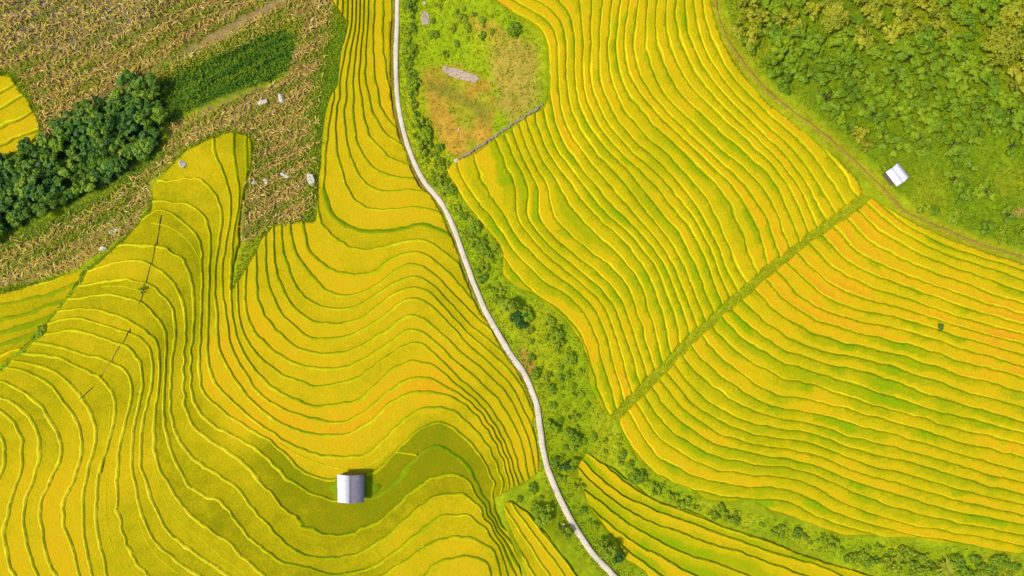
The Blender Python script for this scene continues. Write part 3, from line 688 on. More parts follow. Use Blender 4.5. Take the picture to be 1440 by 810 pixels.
def crown_mesh(seed, clumps, per, rad, height, leaf, spread=.36):
    rg = np.random.default_rng(seed)
    u = rg.uniform(0, 2*math.pi, clumps); v = rg.uniform(-.25, 1, clumps); rr = rg.uniform(.45, 1.0, clumps)
    C = np.c_[np.cos(u)*np.sqrt(1-np.clip(v, 0, 1)**2)*rr*rad, np.sin(u)*np.sqrt(1-np.clip(v, 0, 1)**2)*rr*rad, height*(.55+.42*v*rr)]
    C *= np.r_[rg.uniform(.8, 1.2), rg.uniform(.8, 1.2), 1]
    pts, nr, sh = [], [], []
    for i in range(clumps):
        cr = rad*spread*rg.uniform(.65, 1.3); d = rg.normal(size=(per, 3)); d /= np.linalg.norm(d, axis=1, keepdims=True); d[:, 2] = np.abs(d[:, 2])*1.1-.25
        p = C[i]+d*cr*rg.uniform(.55, 1.05, (per, 1)); pts.append(p); nr.append(d*.8+np.array([0, 0, .55])+rg.normal(size=(per, 3))*.35); sh.append(np.clip(rg.uniform(0, 1)+rg.normal(0, .15, per), 0, 1))
    p, nr, sh = np.vstack(pts), np.vstack(nr), np.concatenate(sh); n = len(p); ln = leaf*rg.uniform(.7, 1.35, n)
    V, F = quads_mesh(leaf_quads(p, nr, ln, ln*rg.uniform(.45, .75, n), rg))
    return V, F, np.repeat(sh, 6)
def trunk_mesh(seed, height, rad, limbs, spread):
    rg = random.Random(seed); V, F = [], []
    def tube(pts, radii, sides=6):
        base = len(V); m = len(pts)
        for p, r in zip(pts, radii):
            for k in range(sides): a = 2*math.pi*k/sides; V.append((p[0]+r*math.cos(a), p[1]+r*math.sin(a), p[2]))
        for i in range(m-1):
            for k in range(sides): F.append((base+i*sides+k, base+i*sides+(k+1) % sides, base+(i+1)*sides+(k+1) % sides, base+(i+1)*sides+k))
    tube([(0, 0, -.3), (.02, 0, height*.3), (.05, .04, height*.62)], [rad*1.25, rad, rad*.65])
    for i in range(limbs):
        a = 2*math.pi*i/limbs+rg.uniform(-.3, .3); z0 = height*rg.uniform(.25, .5)
        tube([(0.02, 0, z0), (math.cos(a)*spread*.3, math.sin(a)*spread*.3, z0+height*.18), (math.cos(a)*spread*.65, math.sin(a)*spread*.65, z0+height*.34)], [rad*.6, rad*.42, rad*.2], 5)
    return V, F
def plant_proto(name, seed, mat, clumps, per, rad, height, leaf, trunk="trunk"):
    root = empty(name)
    V, F, sh = crown_mesh(seed, clumps, per, rad, height, leaf)
    mesh_obj("crown", V, F, mat, root, False, {"shade": ('FLOAT', sh)})
    tv, tf = trunk_mesh(seed, height*.9, .05*height**.8, 5, rad)
    mesh_obj(trunk, tv, tf, M_BARK, root)
    return root
def plant_many(protos, spots, label, cat, group, rg, smin, smax, sink=0.05, where=None):
    used = set()
    for x, y, sc in spots:
        i = rg.integers(len(protos)); p = protos[i]
        o = p if i not in used else copy_tree(p)
        used.add(i)
        X, Y, Z_ = wpt(x, y); k = sc*rg.uniform(smin, smax)
        o.location = (X, Y, Z_-sink); o.rotation_euler = (0, 0, rg.uniform(0, 6.28)); o.scale = (k*rg.uniform(.85, 1.15), k*rg.uniform(.85, 1.15), k*rg.uniform(.85, 1.1))
        lb, gr = (label, group) if where is None else where(x, y)
        tag(o, lb, cat, gr)
    for i, p in enumerate(protos):
        if i not in used:
            for ch in list(p.children): bpy.data.objects.remove(ch)
            bpy.data.objects.remove(p)
def scatter(poly, spacing, rg, margin=2, avoid_fields=2, lim=(-60, 1500, -50, 860), avoid_lines=()):
    a = np.array(poly); x0, y0 = np.maximum(a.min(0), (lim[0], lim[2])); x1, y1 = np.minimum(a.max(0), (lim[1], lim[3]))
    xs_ = np.arange(x0, x1, spacing); ys_ = np.arange(y0, y1, spacing*.87); pts = []
    for r, yy in enumerate(ys_):
        for xx in xs_: pts.append((xx+(r % 2)*spacing*.5+rg.uniform(-.36, .36)*spacing, yy+rg.uniform(-.36, .36)*spacing))
    p = np.array(pts); m = sdf(p[:, 0], p[:, 1], poly) > margin
    if avoid_fields is not None: m &= in_fields(p[:, 0], p[:, 1]) < -avoid_fields
    for line, w in avoid_lines: m &= dist_line(p[:, 0], p[:, 1], line) > w
    return p[m]
rg = np.random.default_rng(11)
# dark grove
def near(x, y, line): return float(dist_line(np.array([x]), np.array([y]), line)[0])
def grove_where(x, y):
    if near(x, y, P("-60,262 0,230 58,190")) < 26: a, b = "beside the small yellow rice terraces", "grove trees by the small yellow terraces"
    elif x > 185: a, b = "at the end that meets the green crop", "grove trees by the green crop"
    elif near(x, y, P("-60,362 0,332 90,292 150,262 205,228")) < 22: a, b = "on the edge above the dry maize strip", "grove trees by the maize strip"
    elif near(x, y, P("58,190 110,160 160,128 205,103")) < 22: a, b = "on the edge against the brown maize slope", "grove trees by the brown slope"
    else: a, b = "closed in by other trees on all sides", "grove trees in the middle of the grove"
    return "dark green leafy tree of the grove, "+a, b
def slope_where(colour):
    def w_(x, y):
        if near(x, y, TRACK) < 34: a = "next to the brown footpath"
        elif math.hypot(x-1395, y-72) < 62: a = "around the broad olive tree"
        elif math.hypot(x-1164, y-32) < 55: a = "around the medium round olive tree"
        elif math.hypot(x-1263, y-245) < 62: a = "near the tiny white shed"
        else: a = "in the planted rows away from tree, shed and footpath"
        return colour+" bush on the wooded slope, "+a, colour+" slope bushes "+a
    return w_
gp = scatter(GROVE, 16.5, rg, 3, 5)
protos = [plant_proto("tree", 100+i, M_LEAF_DARK if i < 4 else M_LEAF_GROVE, 11, 24, 1.35, 2.9, .50) for i in range(8)]
plant_many(protos, [(x, y, 1.0) for x, y in gp], "dark green leafy tree crowded in the grove beside the dry maize", "tree", "trees of the dark grove", rg, .6, 1.45, where=grove_where)
# wooded slope: bushes in slanting rows, bigger yellowish ones between
u = np.array([.64, .77]); w = np.array([-.77, .64]); rows = []
for a_ in np.arange(-460, 460, 31):
    for b_ in np.arange(-500, 500, 14):
        q = np.array([1260, 110])+u*b_+w*a_+rg.uniform(-4.5, 4.5, 2); rows.append(q)
rows = np.array(rows); m = (sdf(rows[:, 0], rows[:, 1], FOREST) > 7) & (rows[:, 0] < 1475) & (rows[:, 1] > -35) & (np.hypot(rows[:, 0]-1263, rows[:, 1]-246) > 30)
m &= ~((np.hypot(rows[:, 0]-1395, rows[:, 1]-72) < 34) | (np.hypot(rows[:, 0]-1164, rows[:, 1]-32) < 26)) & (vnoise(rows[:, 0], rows[:, 1], 40, 44) > .12)
rows = rows[m]
openp = sdf(rows[:, 0], rows[:, 1], P("1270,230 1440,180 1480,340 1440,340 1330,300")) > 0
yel = (vnoise(rows[:, 0], rows[:, 1], 48, 45) > .60) & (sdf(rows[:, 0], rows[:, 1], P("1090,30 1200,60 1330,70 1440,180 1440,260 1280,240 1180,180 1100,100")) < 10)
green = rows[~yel & (~openp | (rg.random(len(rows)) < .35))]; yell = rows[yel & ~openp]
protos = [plant_proto("bush", 200+i, M_LEAF_MID, 9, 36, 1.55, 2.5, .46, "stem") for i in range(6)]
plant_many(protos, [(x, y, 1.0) for x, y in green][:290], "green bush in the slanting planted rows on the wooded slope", "bush", "green bushes on the wooded slope", rg, .75, 1.2, where=slope_where("green"))
protos = [plant_proto("bush", 240+i, M_LEAF_YEL, 12, 22, 1.35, 2.3, .40, "stem") for i in range(4)]
plant_many(protos, [(x, y, 1.0) for x, y in yell], "yellow green bush mixed among the green rows of the wooded slope", "bush", "yellowish bushes on the wooded slope", rg, .8, 1.35, where=slope_where("yellowish"))
def one_plant(x, y, seed, mat, clumps, per, rad, h, leaf, label, name="tree", cat="tree"):
    o = plant_proto(name, seed, mat, clumps, per, rad, h, leaf); X, Y, Z_ = wpt(x, y); o.location = (X, Y, Z_-.05); tag(o, label, cat); return o
one_plant(1395, 72, 301, M_LEAF_YEL, 46, 60, 3.0, 4.2, .40, "broad olive yellow tree with round crown on the wooded slope")
one_plant(1164, 30, 302, M_LEAF_YEL, 34, 55, 2.3, 3.6, .38, "medium round olive tree at one end of the planted rows")
one_plant(1412, 28, 303, M_LEAF_YEL, 26, 50, 2.0, 3.4, .38, "small tawny tree next to the broad olive tree")
one_plant(714, 430, 304, M_LEAF_GULLY, 22, 44, 1.35, 4.2, .34, "tall lone tree casting a dark shadow beside the path")
one_plant(852, 768, 305, M_LEAF_GULLY, 22, 44, 1.5, 3.0, .34, "rounded shrub with a dark shadow at the foot of the path", "bush", "bush")
one_plant(792, 655, 306, M_LEAF_DARK, 12, 30, .8, 1.5, .3, "small dark bush between the path and the olive terraces", "bush", "bush")
one_plant(806, 648, 307, M_LEAF_GULLY, 12, 30, .7, 1.2, .3, "small pale bush at the tip of the olive terraces", "bush", "bush")
one_plant(729, 447, 308, M_LEAF_DARK, 20, 40, 1.5, 1.8, .34, "spreading dark bush right behind the tall lone tree", "bush", "bush")  # this dark bush is added to stand for the tree's shadow patch
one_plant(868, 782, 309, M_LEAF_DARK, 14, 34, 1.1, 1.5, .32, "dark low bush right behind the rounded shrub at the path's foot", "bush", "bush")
# spiky fan-leaved plant in the lower gully
def fan_plant(x, y, rad, label):
    r_ = np.random.default_rng(5); root = empty("fan_palm"); X, Y, Z_ = wpt(x, y); root.location = (X, Y, Z_); tag(root, label, "palm")
    tv, tf = trunk_mesh(9, 1.2, .09, 3, .3); mesh_obj("trunk", tv, tf, M_BARK, root)
    for i in range(15):
        a = 2*math.pi*i/15+r_.uniform(-.15, .15); ln = rad*r_.uniform(.75, 1.1); V, F = [], []
        for k in range(6):
            t = k/5; rr = ln*t; zz = .9+.75*math.sin(t*1.9)-.5*t*t; ww = .20*math.sin(math.pi*min(1, .12+t*.95))+.015
            for s_ in (-1, 0, 1): V.append((math.cos(a)*rr-math.sin(a)*ww*s_, math.sin(a)*rr+math.cos(a)*ww*s_, zz-(.05 if s_ else 0)))
        for k in range(5):
            for s_ in range(2): b = k*3+s_; F.append((b, b+1, b+4, b+3))
        mesh_obj("frond", V, F, M_LEAF_YEL, root, False, {"shade": ('FLOAT', [float(r_.uniform(.5, 1))]*len(V))})
fan_plant(1326, 794, 2.1, "pale green star shaped palm in the weedy gully")
# gully weeds
GS = []
WH = ['beside the tall lone tree, between path and golden rice', 'in the widest part of the weedy gully', 'between the orange and the olive rice terraces', 'close beside the path where it skirts the fallow plot', 'on the green top of the fallow plot', 'between the path and the olive terraces', 'on the green patch where three rice blocks meet the path', 'above the footpath at the foot of the wooded slope', 'in the small grassy gully next to the narrow rice strip']
for gi, (poly, sp) in enumerate(((P("640,275 665,300 705,345 705,390 715,440 690,420 668,372 648,330 640,300"), 13), (P("718,440 765,440 815,485 825,545 850,590 870,630 845,640 800,640 775,600 760,545 735,500"), 17),
                 (P("855,600 900,660 975,700 1040,718 1110,738 1200,762 1430,788 1440,840 1330,830 1220,798 1080,748 1010,728 960,708 900,682 868,650"), 14), (P("572,-30 584,-30 586,60 588,150 615,200 630,225 650,272 632,282 610,255 590,215 576,180 570,90"), 11),
                 (P("600,-20 690,10 730,40 690,60 620,80 596,40"), 22), (P("775,640 808,650 820,720 850,745 885,800 870,805 835,765 800,712"), 17), (P("692,690 760,672 785,715 805,750 790,765 760,735 722,700"), 18), (P("1255,285 1330,315 1440,352 1440,330 1340,290"), 16), (P("84,428 112,394 130,382 118,400 92,436 62,480 20,520 8,512 50,480 66,452"), 14))):
    GS += [(x, y, s_, gi) for (x, y), s_ in zip(scatter(poly, sp, rg, 0, 2, avoid_lines=((PATH, 10),)), rg.uniform(.45, 1.25, 9999))]
rg.shuffle(GS); GS = GS[:270]
protos = [plant_proto("shrub", 400+i, M_LEAF_GULLY if i < 5 else M_LEAF_MID, 9+i, 22, .9, 1.15, .30, "stem") for i in range(8)]
GW = {(x, y): int(gi) for x, y, _, gi in GS}
def gully_where(x, y):
    a = WH[GW[(x, y)]]; return "low weedy green shrub "+a, "low shrubs "+a
plant_many(protos, [g_[:3] for g_ in GS], "", "shrub", "", rg, .5, 1.25, where=gully_where)
# dark undergrowth beside the upper path
HP = [(578+rg.uniform(-3, 3)+max(0, (y-140))*.42, y, rg.uniform(.5, .95)) for y in np.arange(8, 215, 9.0)]
protos = [plant_proto("shrub", 450+i, M_LEAF_DARK, 8, 20, .75, 1.1, .26, "stem") for i in range(3)]
plant_many(protos, HP, "dark green shrub in the hedge line between the path and the fallow plot", "shrub", "dark hedge shrubs between the path and the fallow plot", rg, .7, 1.1)

# leaf litter, weeds, grass and maize: nobody could count these
def blades(name, label, cat, pts, length, width, cols, rg, upright, mat, zoff=0.0, rowdir=None, bend=.25):
    n = len(pts); x, y = pts[:, 0], pts[:, 1]; X, Y = world_xy(x, y); Z_ = gz(x, y)+zoff
    az = rg.uniform(0, 2*math.pi, n) if rowdir is None else rowdir+rg.normal(0, .6, n)+rg.integers(0, 2, n)*math.pi
    el = np.clip(rg.normal(upright, .3, n), .02, 1.5); ln = length*rg.uniform(.6, 1.4, n); wd = width*rg.uniform(.6, 1.3, n)
    d = np.c_[np.cos(az)*np.cos(el), np.sin(az)*np.cos(el), np.sin(el)]; b = np.c_[-np.sin(az), np.cos(az), rg.normal(0, .35, n)]; b /= np.linalg.norm(b, axis=1, keepdims=True)
    c0 = np.c_[X, Y, Z_]; c1 = c0+d*ln[:, None]*.55+np.c_[np.zeros(n), np.zeros(n), ln*bend*.5]; c2 = c0+d*ln[:, None]; c2[:, 2] -= ln*bend*.3
    w_ = wd[:, None]*.5
    V = np.stack([c0-b*w_*.7, c0+b*w_*.7, c1-b*w_, c1+b*w_, c2-b*w_*.25, c2+b*w_*.25], 1); V, F = quads_mesh(V)
    ck = np.asarray(cols)[rg.integers(0, len(cols), n)]*rg.uniform(.82, 1.2, (n, 1))
    return tag(mesh_obj(name, V, F, mat, None, False, {"gcol": ('FLOAT_COLOR', np.c_[np.repeat(ck, 6, 0), np.ones(n*6)])}), label, cat, kind="stuff")
def fill(poly, n, rg, margin=0, avoid=1.0, lim=(-70, 1510, -60, 870), mask=None):
    a = np.array(poly); x0, y0 = np.maximum(a.min(0), (lim[0], lim[2])); x1, y1 = np.minimum(a.max(0), (lim[1], lim[3]))
    p = np.c_[rg.uniform(x0, x1, n), rg.uniform(y0, y1, n)]; m = sdf(p[:, 0], p[:, 1], poly) > margin
    if avoid is not None: m &= in_fields(p[:, 0], p[:, 1]) < -avoid
    m &= dist_line(p[:, 0], p[:, 1], PATH) > 6.5
    p = p[m]
    return p if mask is None else p[mask(p[:, 0], p[:, 1])]
rowa = math.atan2(.48, .88)
def rowmask(x, y):      # furrows of the maize field run slantwise
    s_ = (x*.48+y*.88)/9.5; return (np.abs(s_-np.round(s_)+.3*(vnoise(x, y, 30, 77)-.5)) < .27) | (rg.random(len(x)) < .10)
mp = fill(MAIZE, 62000, rg, 1, 1.5, mask=rowmask)
mp = mp[dist_line(mp[:, 0], mp[:, 1], P("60,192 160,128 250,83 345,28 420,-12")) > 3.2]
far = (np.sin((mp[:, 0]*.48+mp[:, 1]*.88)/24*2*math.pi+6*vnoise(mp[:, 0], mp[:, 1], 80, 34))+vnoise(mp[:, 0], mp[:, 1], 30, 33)*1.6-.9+rg.normal(0, .28, len(mp))) > .15
blades("dry_maize", "dead tan maize stalks lying in slanting rows on the brown slope", "maize", mp[~far], .95, .17, [(.58, .38, .08), (.48, .31, .06), (.66, .49, .15), (.40, .26, .05), (.54, .41, .05), (.46, .37, .04)], rg, .3, M_STRAW, .05)
FR = fill(P('150,142 220,98 300,64 370,32 398,18 425,28 420,60 400,40 300,84 225,116'), 9000, rg, 0, None)
pg = np.vstack([mp[far], FR])
blades("green_weeds", "green weeds between the dry maize stalks", "weeds", pg, .7, .16, [(.22, .29, .01), (.28, .33, .012), (.36, .36, .02), (.44, .36, .05)], rg, .7, M_BLADES, .05)
gcp = fill(GREEN_CROP, 9000, rg, 0, None, mask=lambda x, y: np.abs(((x*.42+y*.9)/10.5) % 1-.5) < .34)
odd = np.floor((gcp[:, 0]*.42+gcp[:, 1]*.9)/10.5+2*vnoise(gcp[:, 0], gcp[:, 1], 60, 35)).astype(int) % 2 == 0
blades("young_maize", "darker green rows of the leafy crop beside the grove", "crop", gcp[odd], .75, .17, [(.07, .16, .012), (.10, .20, .014), (.08, .17, .012)], rg, .8, M_BLADES)
blades("young_maize", "lighter green rows of the leafy crop beside the grove", "crop", gcp[~odd], .75, .17, [(.17, .27, .012), (.21, .31, .012), (.15, .25, .012)], rg, .8, M_BLADES)
fp = fill(FOREST, 40000, rg, 3, None)
blades("undergrowth", "leafy ground cover between the bushes of the wooded slope", "undergrowth", fp, .45, .16, [(.17, .26, .008), (.20, .29, .008), (.23, .31, .008), (.16, .24, .008), (.26, .31, .010)], rg, .7, M_BLADES, .05)
wp = fill(GULLY, 60000, rg, 0, 1.0, mask=lambda x, y: (sdf(x, y, P("600,98 640,98 690,118 700,150 690,200 655,222 630,215 612,190 600,150")) < -2) | (rg.random(len(x)) < .55))
blades("weeds", "tangled weeds and grass covering the gully banks", "weeds", wp, .55, .13, [(.25, .33, .008), (.30, .37, .008), (.22, .30, .008), (.34, .38, .010), (.36, .35, .012)], rg, .75, M_BLADES)
def along(line, n, half, rg):
    q = smooth_line(line, 3); i = rg.integers(0, len(q), n); return q[i]+rg.normal(0, half, (n, 2))
dp = np.vstack([along(DIAG, 2600, 2.6, rg), along(TRACK, 5200, 6, rg)]); dp = dp[(in_fields(dp[:, 0], dp[:, 1]) < -.3) & (dp[:, 1] > -60) & (dp[:, 0] < 1510) & (dist_line(dp[:, 0], dp[:, 1], TRACK) > 2.4)]
blades("bank_grass", "short grass on the diagonal bank and along the footpath", "grass", dp, .26, .10, [(.32, .36, .006), (.37, .39, .008), (.28, .32, .006), (.40, .38, .010)], rg, .8, M_BLADES)
VER = [P("572,-60 478,-60 440,140 428,318 455,318 460,160 492,32 480,0"), P("240,205 205,265 100,345 -60,420 -60,350 100,292 205,228"), P("-60,562 30,492 118,376 126,384 66,478 0,530 -60,580"), P("322,420 340,345 388,312 372,335 332,405")]
vp = np.vstack([fill(v, nv, rg, 0, .6) for v, nv in zip(VER, (26000, 13000, 9000, 1500))]+[along(PATH, 7000, 7, rg), along(P('220,262 212,300 160,355 120,385 0,412'), 2500, 3, rg), along(P('240,238 263,212 290,199 333,186 352,194 355,215 345,262'), 2200, 3, rg), along(P('447,313 387,317 372,330'), 900, 3, rg), along(P('0,100 20,108 45,145 58,184'), 900, 3, rg)]); vp = vp[(in_fields(vp[:, 0], vp[:, 1]) < -.6) & (dist_line(vp[:, 0], vp[:, 1], PATH) > 4.3) & (vp[:, 1] > -60) & (vp[:, 1] < 870)]
blades("verge_grass", "green grass on the verges between the rice and the maize", "grass", vp, .42, .12, [(.22, .32, .008), (.27, .35, .008), (.32, .35, .010), (.18, .27, .008)], rg, .8, M_BLADES)

# ------------------------------------------------------------------ rocks
def rock(x, y, sx, sy, sz, label, mat=None, zf=None, seed=0, rot=0.0):
    import bmesh
    bm = bmesh.new(); bmesh.ops.create_icosphere(bm, subdivisions=2, radius=1.0); r_ = random.Random(seed)
    ks = [Vector((r_.gauss(0, 1), r_.gauss(0, 1), r_.gauss(0, 1))).normalized() for _ in range(9)]; cut = [r_.uniform(.35, .85) for _ in ks]
    for v in bm.verts:
        for k_, c_ in zip(ks, cut):
            d_ = v.co.dot(k_)-c_
            if d_ > 0: v.co -= k_*d_*.9
        v.co = Vector((v.co.x*sx*1.2, v.co.y*sy*1.2, v.co.z*sz*1.1)) * r_.uniform(.86, 1.08)
    me = bpy.data.meshes.new("rock"); bm.to_mesh(me); bm.free(); me.materials.append(mat or M_ROCK)
    o = bpy.data.objects.new("rock", me); COL.objects.link(o); X, Y, Z_ = wpt(x, y); o.location = (X, Y, (zf if zf is not None else Z_)+sz*.22); o.rotation_euler = (0, 0, rot)
    tag(o, label, "rock"); return o
rock(437, 252, .85, 1.15, .7, "largest white boulder at the edge of the dry maize and green verge", seed=1, rot=-.4)
rock(397, 141, .65, 1.0, .6, "white boulder with a pointed end near the dark green crop", seed=2, rot=.5)
rock(369, 145, 1.1, .45, .4, "flat pale boulder beside the pointed white boulder", seed=3, rot=.25)
rock(402, 247, 1.1, .5, .45, "low cream boulder in the dry maize beside the largest boulder", seed=4, rot=-.3)
rock(373, 255, .5, .55, .4, "small cream boulder in the dry maize between two others", seed=5)
rock(358, 257, .5, .6, .4, "small cream boulder in the dry maize next to the rice edge", seed=6)
rock(256, 231, .75, .75, .55, "pale boulder at the tip of the rice field by the grove", seed=7)
rock(159, 325, .95, .5, .4, "long cream boulder in the maize strip below the grove", seed=8, rot=.4)
rock(145, 349, .85, .55, .5, "pale boulder on the lower edge of the maize strip below the grove", seed=9, rot=.4)
rock(792, 739, .28, .42, .45, "small pale stone in the weeds between the path and the slanting rice block", seed=10, rot=-.3)
rock(645, 182, .22, .3, .25, "small white stone on the reddish fallow soil", seed=11)
rock(591, 116, .28, .32, .3, "small white stone at the edge of the fallow plot", seed=12)
rock(597, 4, .35, .35, .3, "white stone beside the short greyish slab by the hedge", seed=13)
rock(642, 226, .5, .35, .35, "pale stone at the path end of the low field wall", seed=14)
# bare pinkish slabs of earth on the fallow plot
def patch(x, y, lx, ly, rot, label, seed):
    r_ = random.Random(seed); n = 26; V = []; X, Y, Z_ = wpt(x, y)
    pts = []
    for i in range(n):
        a = 2*math.pi*i/n; k_ = r_.uniform(.86, 1.1); c_, s_ = math.cos(a), math.sin(a)
        ex = abs(c_)**.6*math.copysign(1, c_)*lx*k_; ey = abs(s_)**.6*math.copysign(1, s_)*ly*k_
        pts.append((ex*math.cos(rot)-ey*math.sin(rot), ex*math.sin(rot)+ey*math.cos(rot)))
    k0 = (CAMZ-Z_)/FPX
    def h(p): return float(gz(x+p[0]/k0, y-p[1]/k0))-Z_
    V = [(0, 0, h((0, 0))+.17)]+[(p[0]*.6, p[1]*.6, h((p[0]*.6, p[1]*.6))+.16) for p in pts]+[(p[0], p[1], h(p)+.10) for p in pts]+[(p[0]*1.03, p[1]*1.03, h(p)-.3) for p in pts]
    F = []
    for i in range(n):
        j = (i+1) % n; F += [(0, 1+i, 1+j), (1+i, 1+n+i, 1+n+j, 1+j), (1+n+i, 1+2*n+i, 1+2*n+j, 1+n+j)]
    o = mesh_obj("rock_slab", V, F, simple_noise_mat("slab_stone", (.36, .25, .16), (.48, .36, .26), 1.4), None); o.location = (X, Y, Z_); tag(o, label, "rock"); return o
patch(648, 105, 3.5, .75, -.40, "long pinkish grey bare slab lying on the fallow plot", 3)
patch(598, 26, .8, 1.2, .2, "short greyish bare slab beside the hedge shrubs", 4)
# low field wall at the corner of the upper right rice field: separate stones
def field_wall(line, label):
    q = resample(line, 5.5); root = empty("field_wall", wpt(*q[len(q)//2])); tag(root, label, "wall"); base = root.location.copy(); me = []
    for s_ in range(4):
        o = rock(0, 0, .42, .26, .3, "x", M_STONE, 0.0, 60+s_); me.append(o.data); bpy.data.objects.remove(o)
    for i, (x, y) in enumerate(q):
        o = bpy.data.objects.new("stone", me[i % 4]); COL.objects.link(o); o.parent = root; o.location = Vector(wpt(x, y, .22))-base; o.rotation_euler = (0, 0, .57+random.uniform(-.3, .3)); o.scale = [random.uniform(.8, 1.2)]*3
field_wall(P("646,224 665,212 690,196 720,175 745,160 762,148"), "low grey stone wall between the fallow plot and the golden rice field")
# dark tubes laid down the slope in place of thin shadow lines
def shadow_tube(line, label):
    q = smooth_line(line, 3); x, y = q[:, 0]+1.2*(vnoise(q[:, 0], q[:, 1], 6, 3)-.5), q[:, 1]; f = level("hill", x, y); z = OFFS["hill"]+STEP["hill"]*np.floor(f)+.44
    X, Y = world_xy(x, y); n = len(q); V, F = [], []
    for i in range(n):
        r0 = .03+.11*float(vnoise(np.array([i*1.0]), np.array([0.0]), 5, 8)[0])
        for k in range(6): a = 2*math.pi*k/6; V.append((X[i]+r0*math.cos(a), Y[i], z[i]+r0*math.sin(a)))
    for i in range(n-1):
        for k in range(6): F.append((i*6+k, i*6+(k+1) % 6, i*6+6+(k+1) % 6, i*6+6+k))
    tag(mesh_obj("shadow_tube", V, F, M_SHADOW_HANDLE, None, True), label, "shadow_tube")
shadow_tube(P("228,303 224,325 219,350 213,375 205,400 198,428"), "dark hose down the rice terraces just below the grove's maize strip")
shadow_tube(P("185,462 175,480 163,497 153,515 142,530"), "dark tube standing in for a shadow line across wide rice terraces, without a shrub")
shadow_tube(P("132,544 122,553 114,561"), "shortest dark tube standing in for the end of the shadow line")
one = plant_proto("shrub", 470, M_LEAF_DARK, 7, 18, .5, .8, .24, "stem"); X, Y = world_xy(204, 408); one.location = (float(X), float(Y), field_z("hill", 204, 408)); tag(one, "small dark shrub standing in the rice beside the dark shadow line", "shrub")
one = plant_proto("shrub", 471, M_LEAF_DARK, 7, 18, .6, .8, .24, "stem"); X, Y = world_xy(1317, 461); one.location = (float(X), float(Y), field_z("right_lower", 1317, 461)); tag(one, "lone olive shrub standing in the orange and gold rice terraces", "shrub")

# ------------------------------------------------------------------ huts
def sheet_mat(name, a, b):
    t = NT(name, .85, .1); n = t.noise(1.6, 6, .65); n2 = t.noise(7, 3, .6)
    t.color(t.mix(.35, t.ramp(n, [(.35, a), (.65, b)]), t.ramp(n2, [(.3, a), (.7, b)]))); return t.m
M_SHEET_L = sheet_mat("pale_sheet", (.62, .57, .54), (.80, .76, .73)); M_SHEET_G = sheet_mat("grey_shaded_sheet", (.14, .125, .15), (.22, .20, .225)); M_SHEET_W = sheet_mat("white_sheet", (.60, .56, .57), (.80, .77, .77))  # grey sheets: weathered, and darkened further to shade the slope turned from the sun
def box(name, c, s, mat, parent):
    V = [(c[0]+a*s[0]/2, c[1]+b*s[1]/2, c[2]+d*s[2]/2) for a in (-1, 1) for b in (-1, 1) for d in (-1, 1)]
    return mesh_obj(name, V, [(0, 1, 3, 2), (4, 6, 7, 5), (0, 4, 5, 1), (2, 3, 7, 6), (0, 2, 6, 4), (1, 5, 7, 3)], mat, parent)
def sheet(name, x0, x1, y0, y1, z0, z1, mat, parent, waves):
    n = waves*4; V, F = [], []
    for i in range(n+1):
        t = i/n; yy = y0+(y1-y0)*t; dz = .022*math.sin(2*math.pi*waves*t)
        V += [(x0, yy, z0+dz), (x1, yy, z1+dz), (x0, yy, z0+dz-.012), (x1, yy, z1+dz-.012)]
    for i in range(n): b = i*4; F += [(b, b+1, b+5, b+4), (b+2, b+6, b+7, b+3), (b, b+4, b+6, b+2), (b+1, b+3, b+7, b+5)]
    F += [(0, 2, 3, 1), (n*4, n*4+1, n*4+3, n*4+2)]
    return mesh_obj(name, V, F, mat, parent, True)
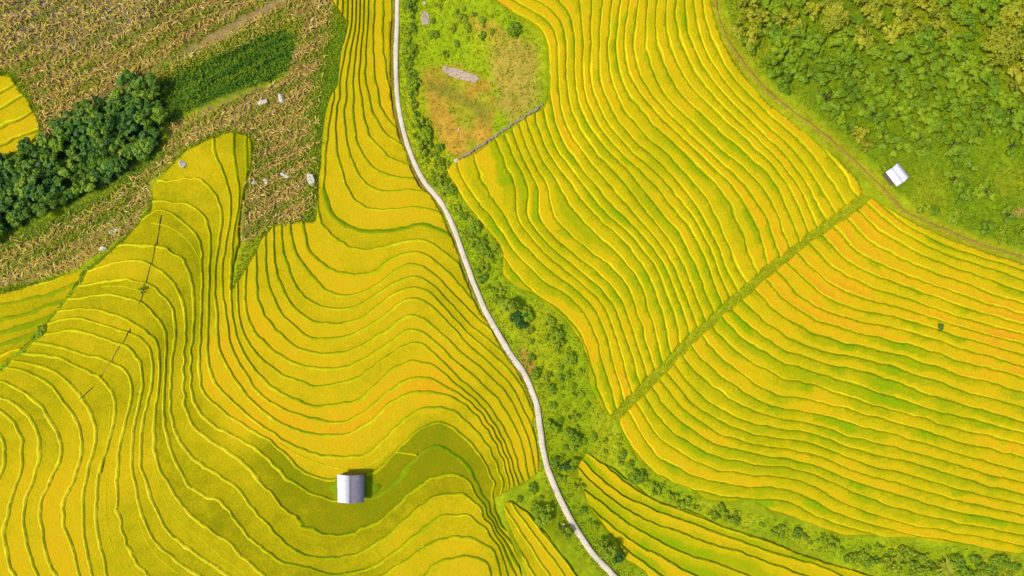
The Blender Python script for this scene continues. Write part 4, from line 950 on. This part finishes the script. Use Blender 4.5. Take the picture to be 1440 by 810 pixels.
def hut(px, py, zg, W, D, eave, rise, rot, name, label, cat, mats):
    zr = zg+eave+.2; k_ = (CAMZ-zr)/FPX
    root = empty(name, ((px-720)*k_, -(py-405)*k_, zg), rot); tag(root, label, cat)
    wx, wy = W/2-.35, D/2-.35
    for sx in (-1, 1):
        for sy in (-1, 1): box("post", (sx*wx, sy*wy, eave/2-.15), (.14, .14, eave+.3), M_WOOD, root)
    for sx in (-1, 1):
        nb = 12
        for i in range(nb): box("plank", (sx*(wx+.09), -wy+(i+.5)*2*wy/nb, eave*.46), (.03, 2*wy/nb-.015, eave*.92+random.uniform(-.05, .05)), M_WOOD, root)
    nb = 11
    for sy in (-1, 1):
        for i in range(nb):
            if sy == -1 and 4 <= i <= 6: continue
            box("plank", (-wx+(i+.5)*2*wx/nb, sy*(wy+.09), eave*.46), (2*wx/nb-.015, .03, eave*.92+random.uniform(-.05, .05)), M_WOOD, root)
    dr = box("door", (-wx+5.5*2*wx/nb, -wy-.07, eave*.43), (3*2*wx/nb-.03, .04, eave*.84), M_WOOD, root); box("handle", (-wx+6.4*2*wx/nb, -wy-.11, eave*.45), (.03, .04, .14), M_SHADOW_HANDLE, dr)
    for sy in (-1, 1):
        V = [(-W/2+.1, sy*wy, eave-.02), (W/2-.1, sy*wy, eave-.02), (0, sy*wy, eave+rise-.06), (-W/2+.1, sy*(wy+.03), eave-.02), (W/2-.1, sy*(wy+.03), eave-.02), (0, sy*(wy+.03), eave+rise-.06)]
        mesh_obj("gable", V, [(0, 1, 2), (3, 5, 4), (0, 3, 4, 1), (1, 4, 5, 2), (2, 5, 3, 0)], M_WOOD, root)
    ns = len(mats[0]); roof = empty("roof", (0, 0, 0)); roof.parent = root
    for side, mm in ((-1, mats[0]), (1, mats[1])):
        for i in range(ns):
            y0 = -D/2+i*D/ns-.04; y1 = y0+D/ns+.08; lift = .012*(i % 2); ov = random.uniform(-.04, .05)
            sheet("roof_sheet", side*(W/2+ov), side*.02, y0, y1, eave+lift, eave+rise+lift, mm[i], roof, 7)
    rc = [(-.16, eave+rise-.03), (0, eave+rise+.05), (.16, eave+rise-.03)]
    V = [(x, y, z) for y in (-D/2-.05, D/2+.05) for x, z in rc]; mesh_obj("ridge_cap", V, [(0, 1, 4, 3), (1, 2, 5, 4)], mats[2], roof)
    return root
HZ = field_z('hill', 498, 676)-.08
Lm, Gm, Wm = M_SHEET_L, M_SHEET_G, M_SHEET_W
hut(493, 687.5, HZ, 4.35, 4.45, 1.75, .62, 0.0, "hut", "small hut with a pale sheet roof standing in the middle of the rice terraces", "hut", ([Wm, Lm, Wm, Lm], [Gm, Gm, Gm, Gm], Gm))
HZ2 = float(gz(1262, 246))
hut(1263, 245, HZ2, 2.55, 2.75, 1.7, .5, R(38), "shed", "tiny white roofed shed on the wooded slope beside the footpath", "shed", ([Wm, Wm], [Lm, Lm], Wm))
# trampled grass yard round the hut
yx, yy = world_xy(497, 690); V = []; F = []; n = 28
for rr, zz in ((0, .62), (.6, .6), (1.0, .50), (1.08, -.3)):
    for i in range(n):
        a = 2*math.pi*i/n; k_ = 1+.14*math.sin(3*a+1)+.08*math.sin(7*a); V.append((float(yx)+rr*k_*4.0*math.cos(a), float(yy)+rr*k_*2.5*math.sin(a)+(rr*math.cos(a))*.2, HZ-.56+zz))
for r_ in range(3):
    for i in range(n): j = (i+1) % n; F.append((r_*n+i, r_*n+n+i, r_*n+n+j, r_*n+j))
tag(mesh_obj("hut_yard", V, F, M_BUND, None, True, {"tone": ('FLOAT', [.16]*len(V))}), kind="structure")
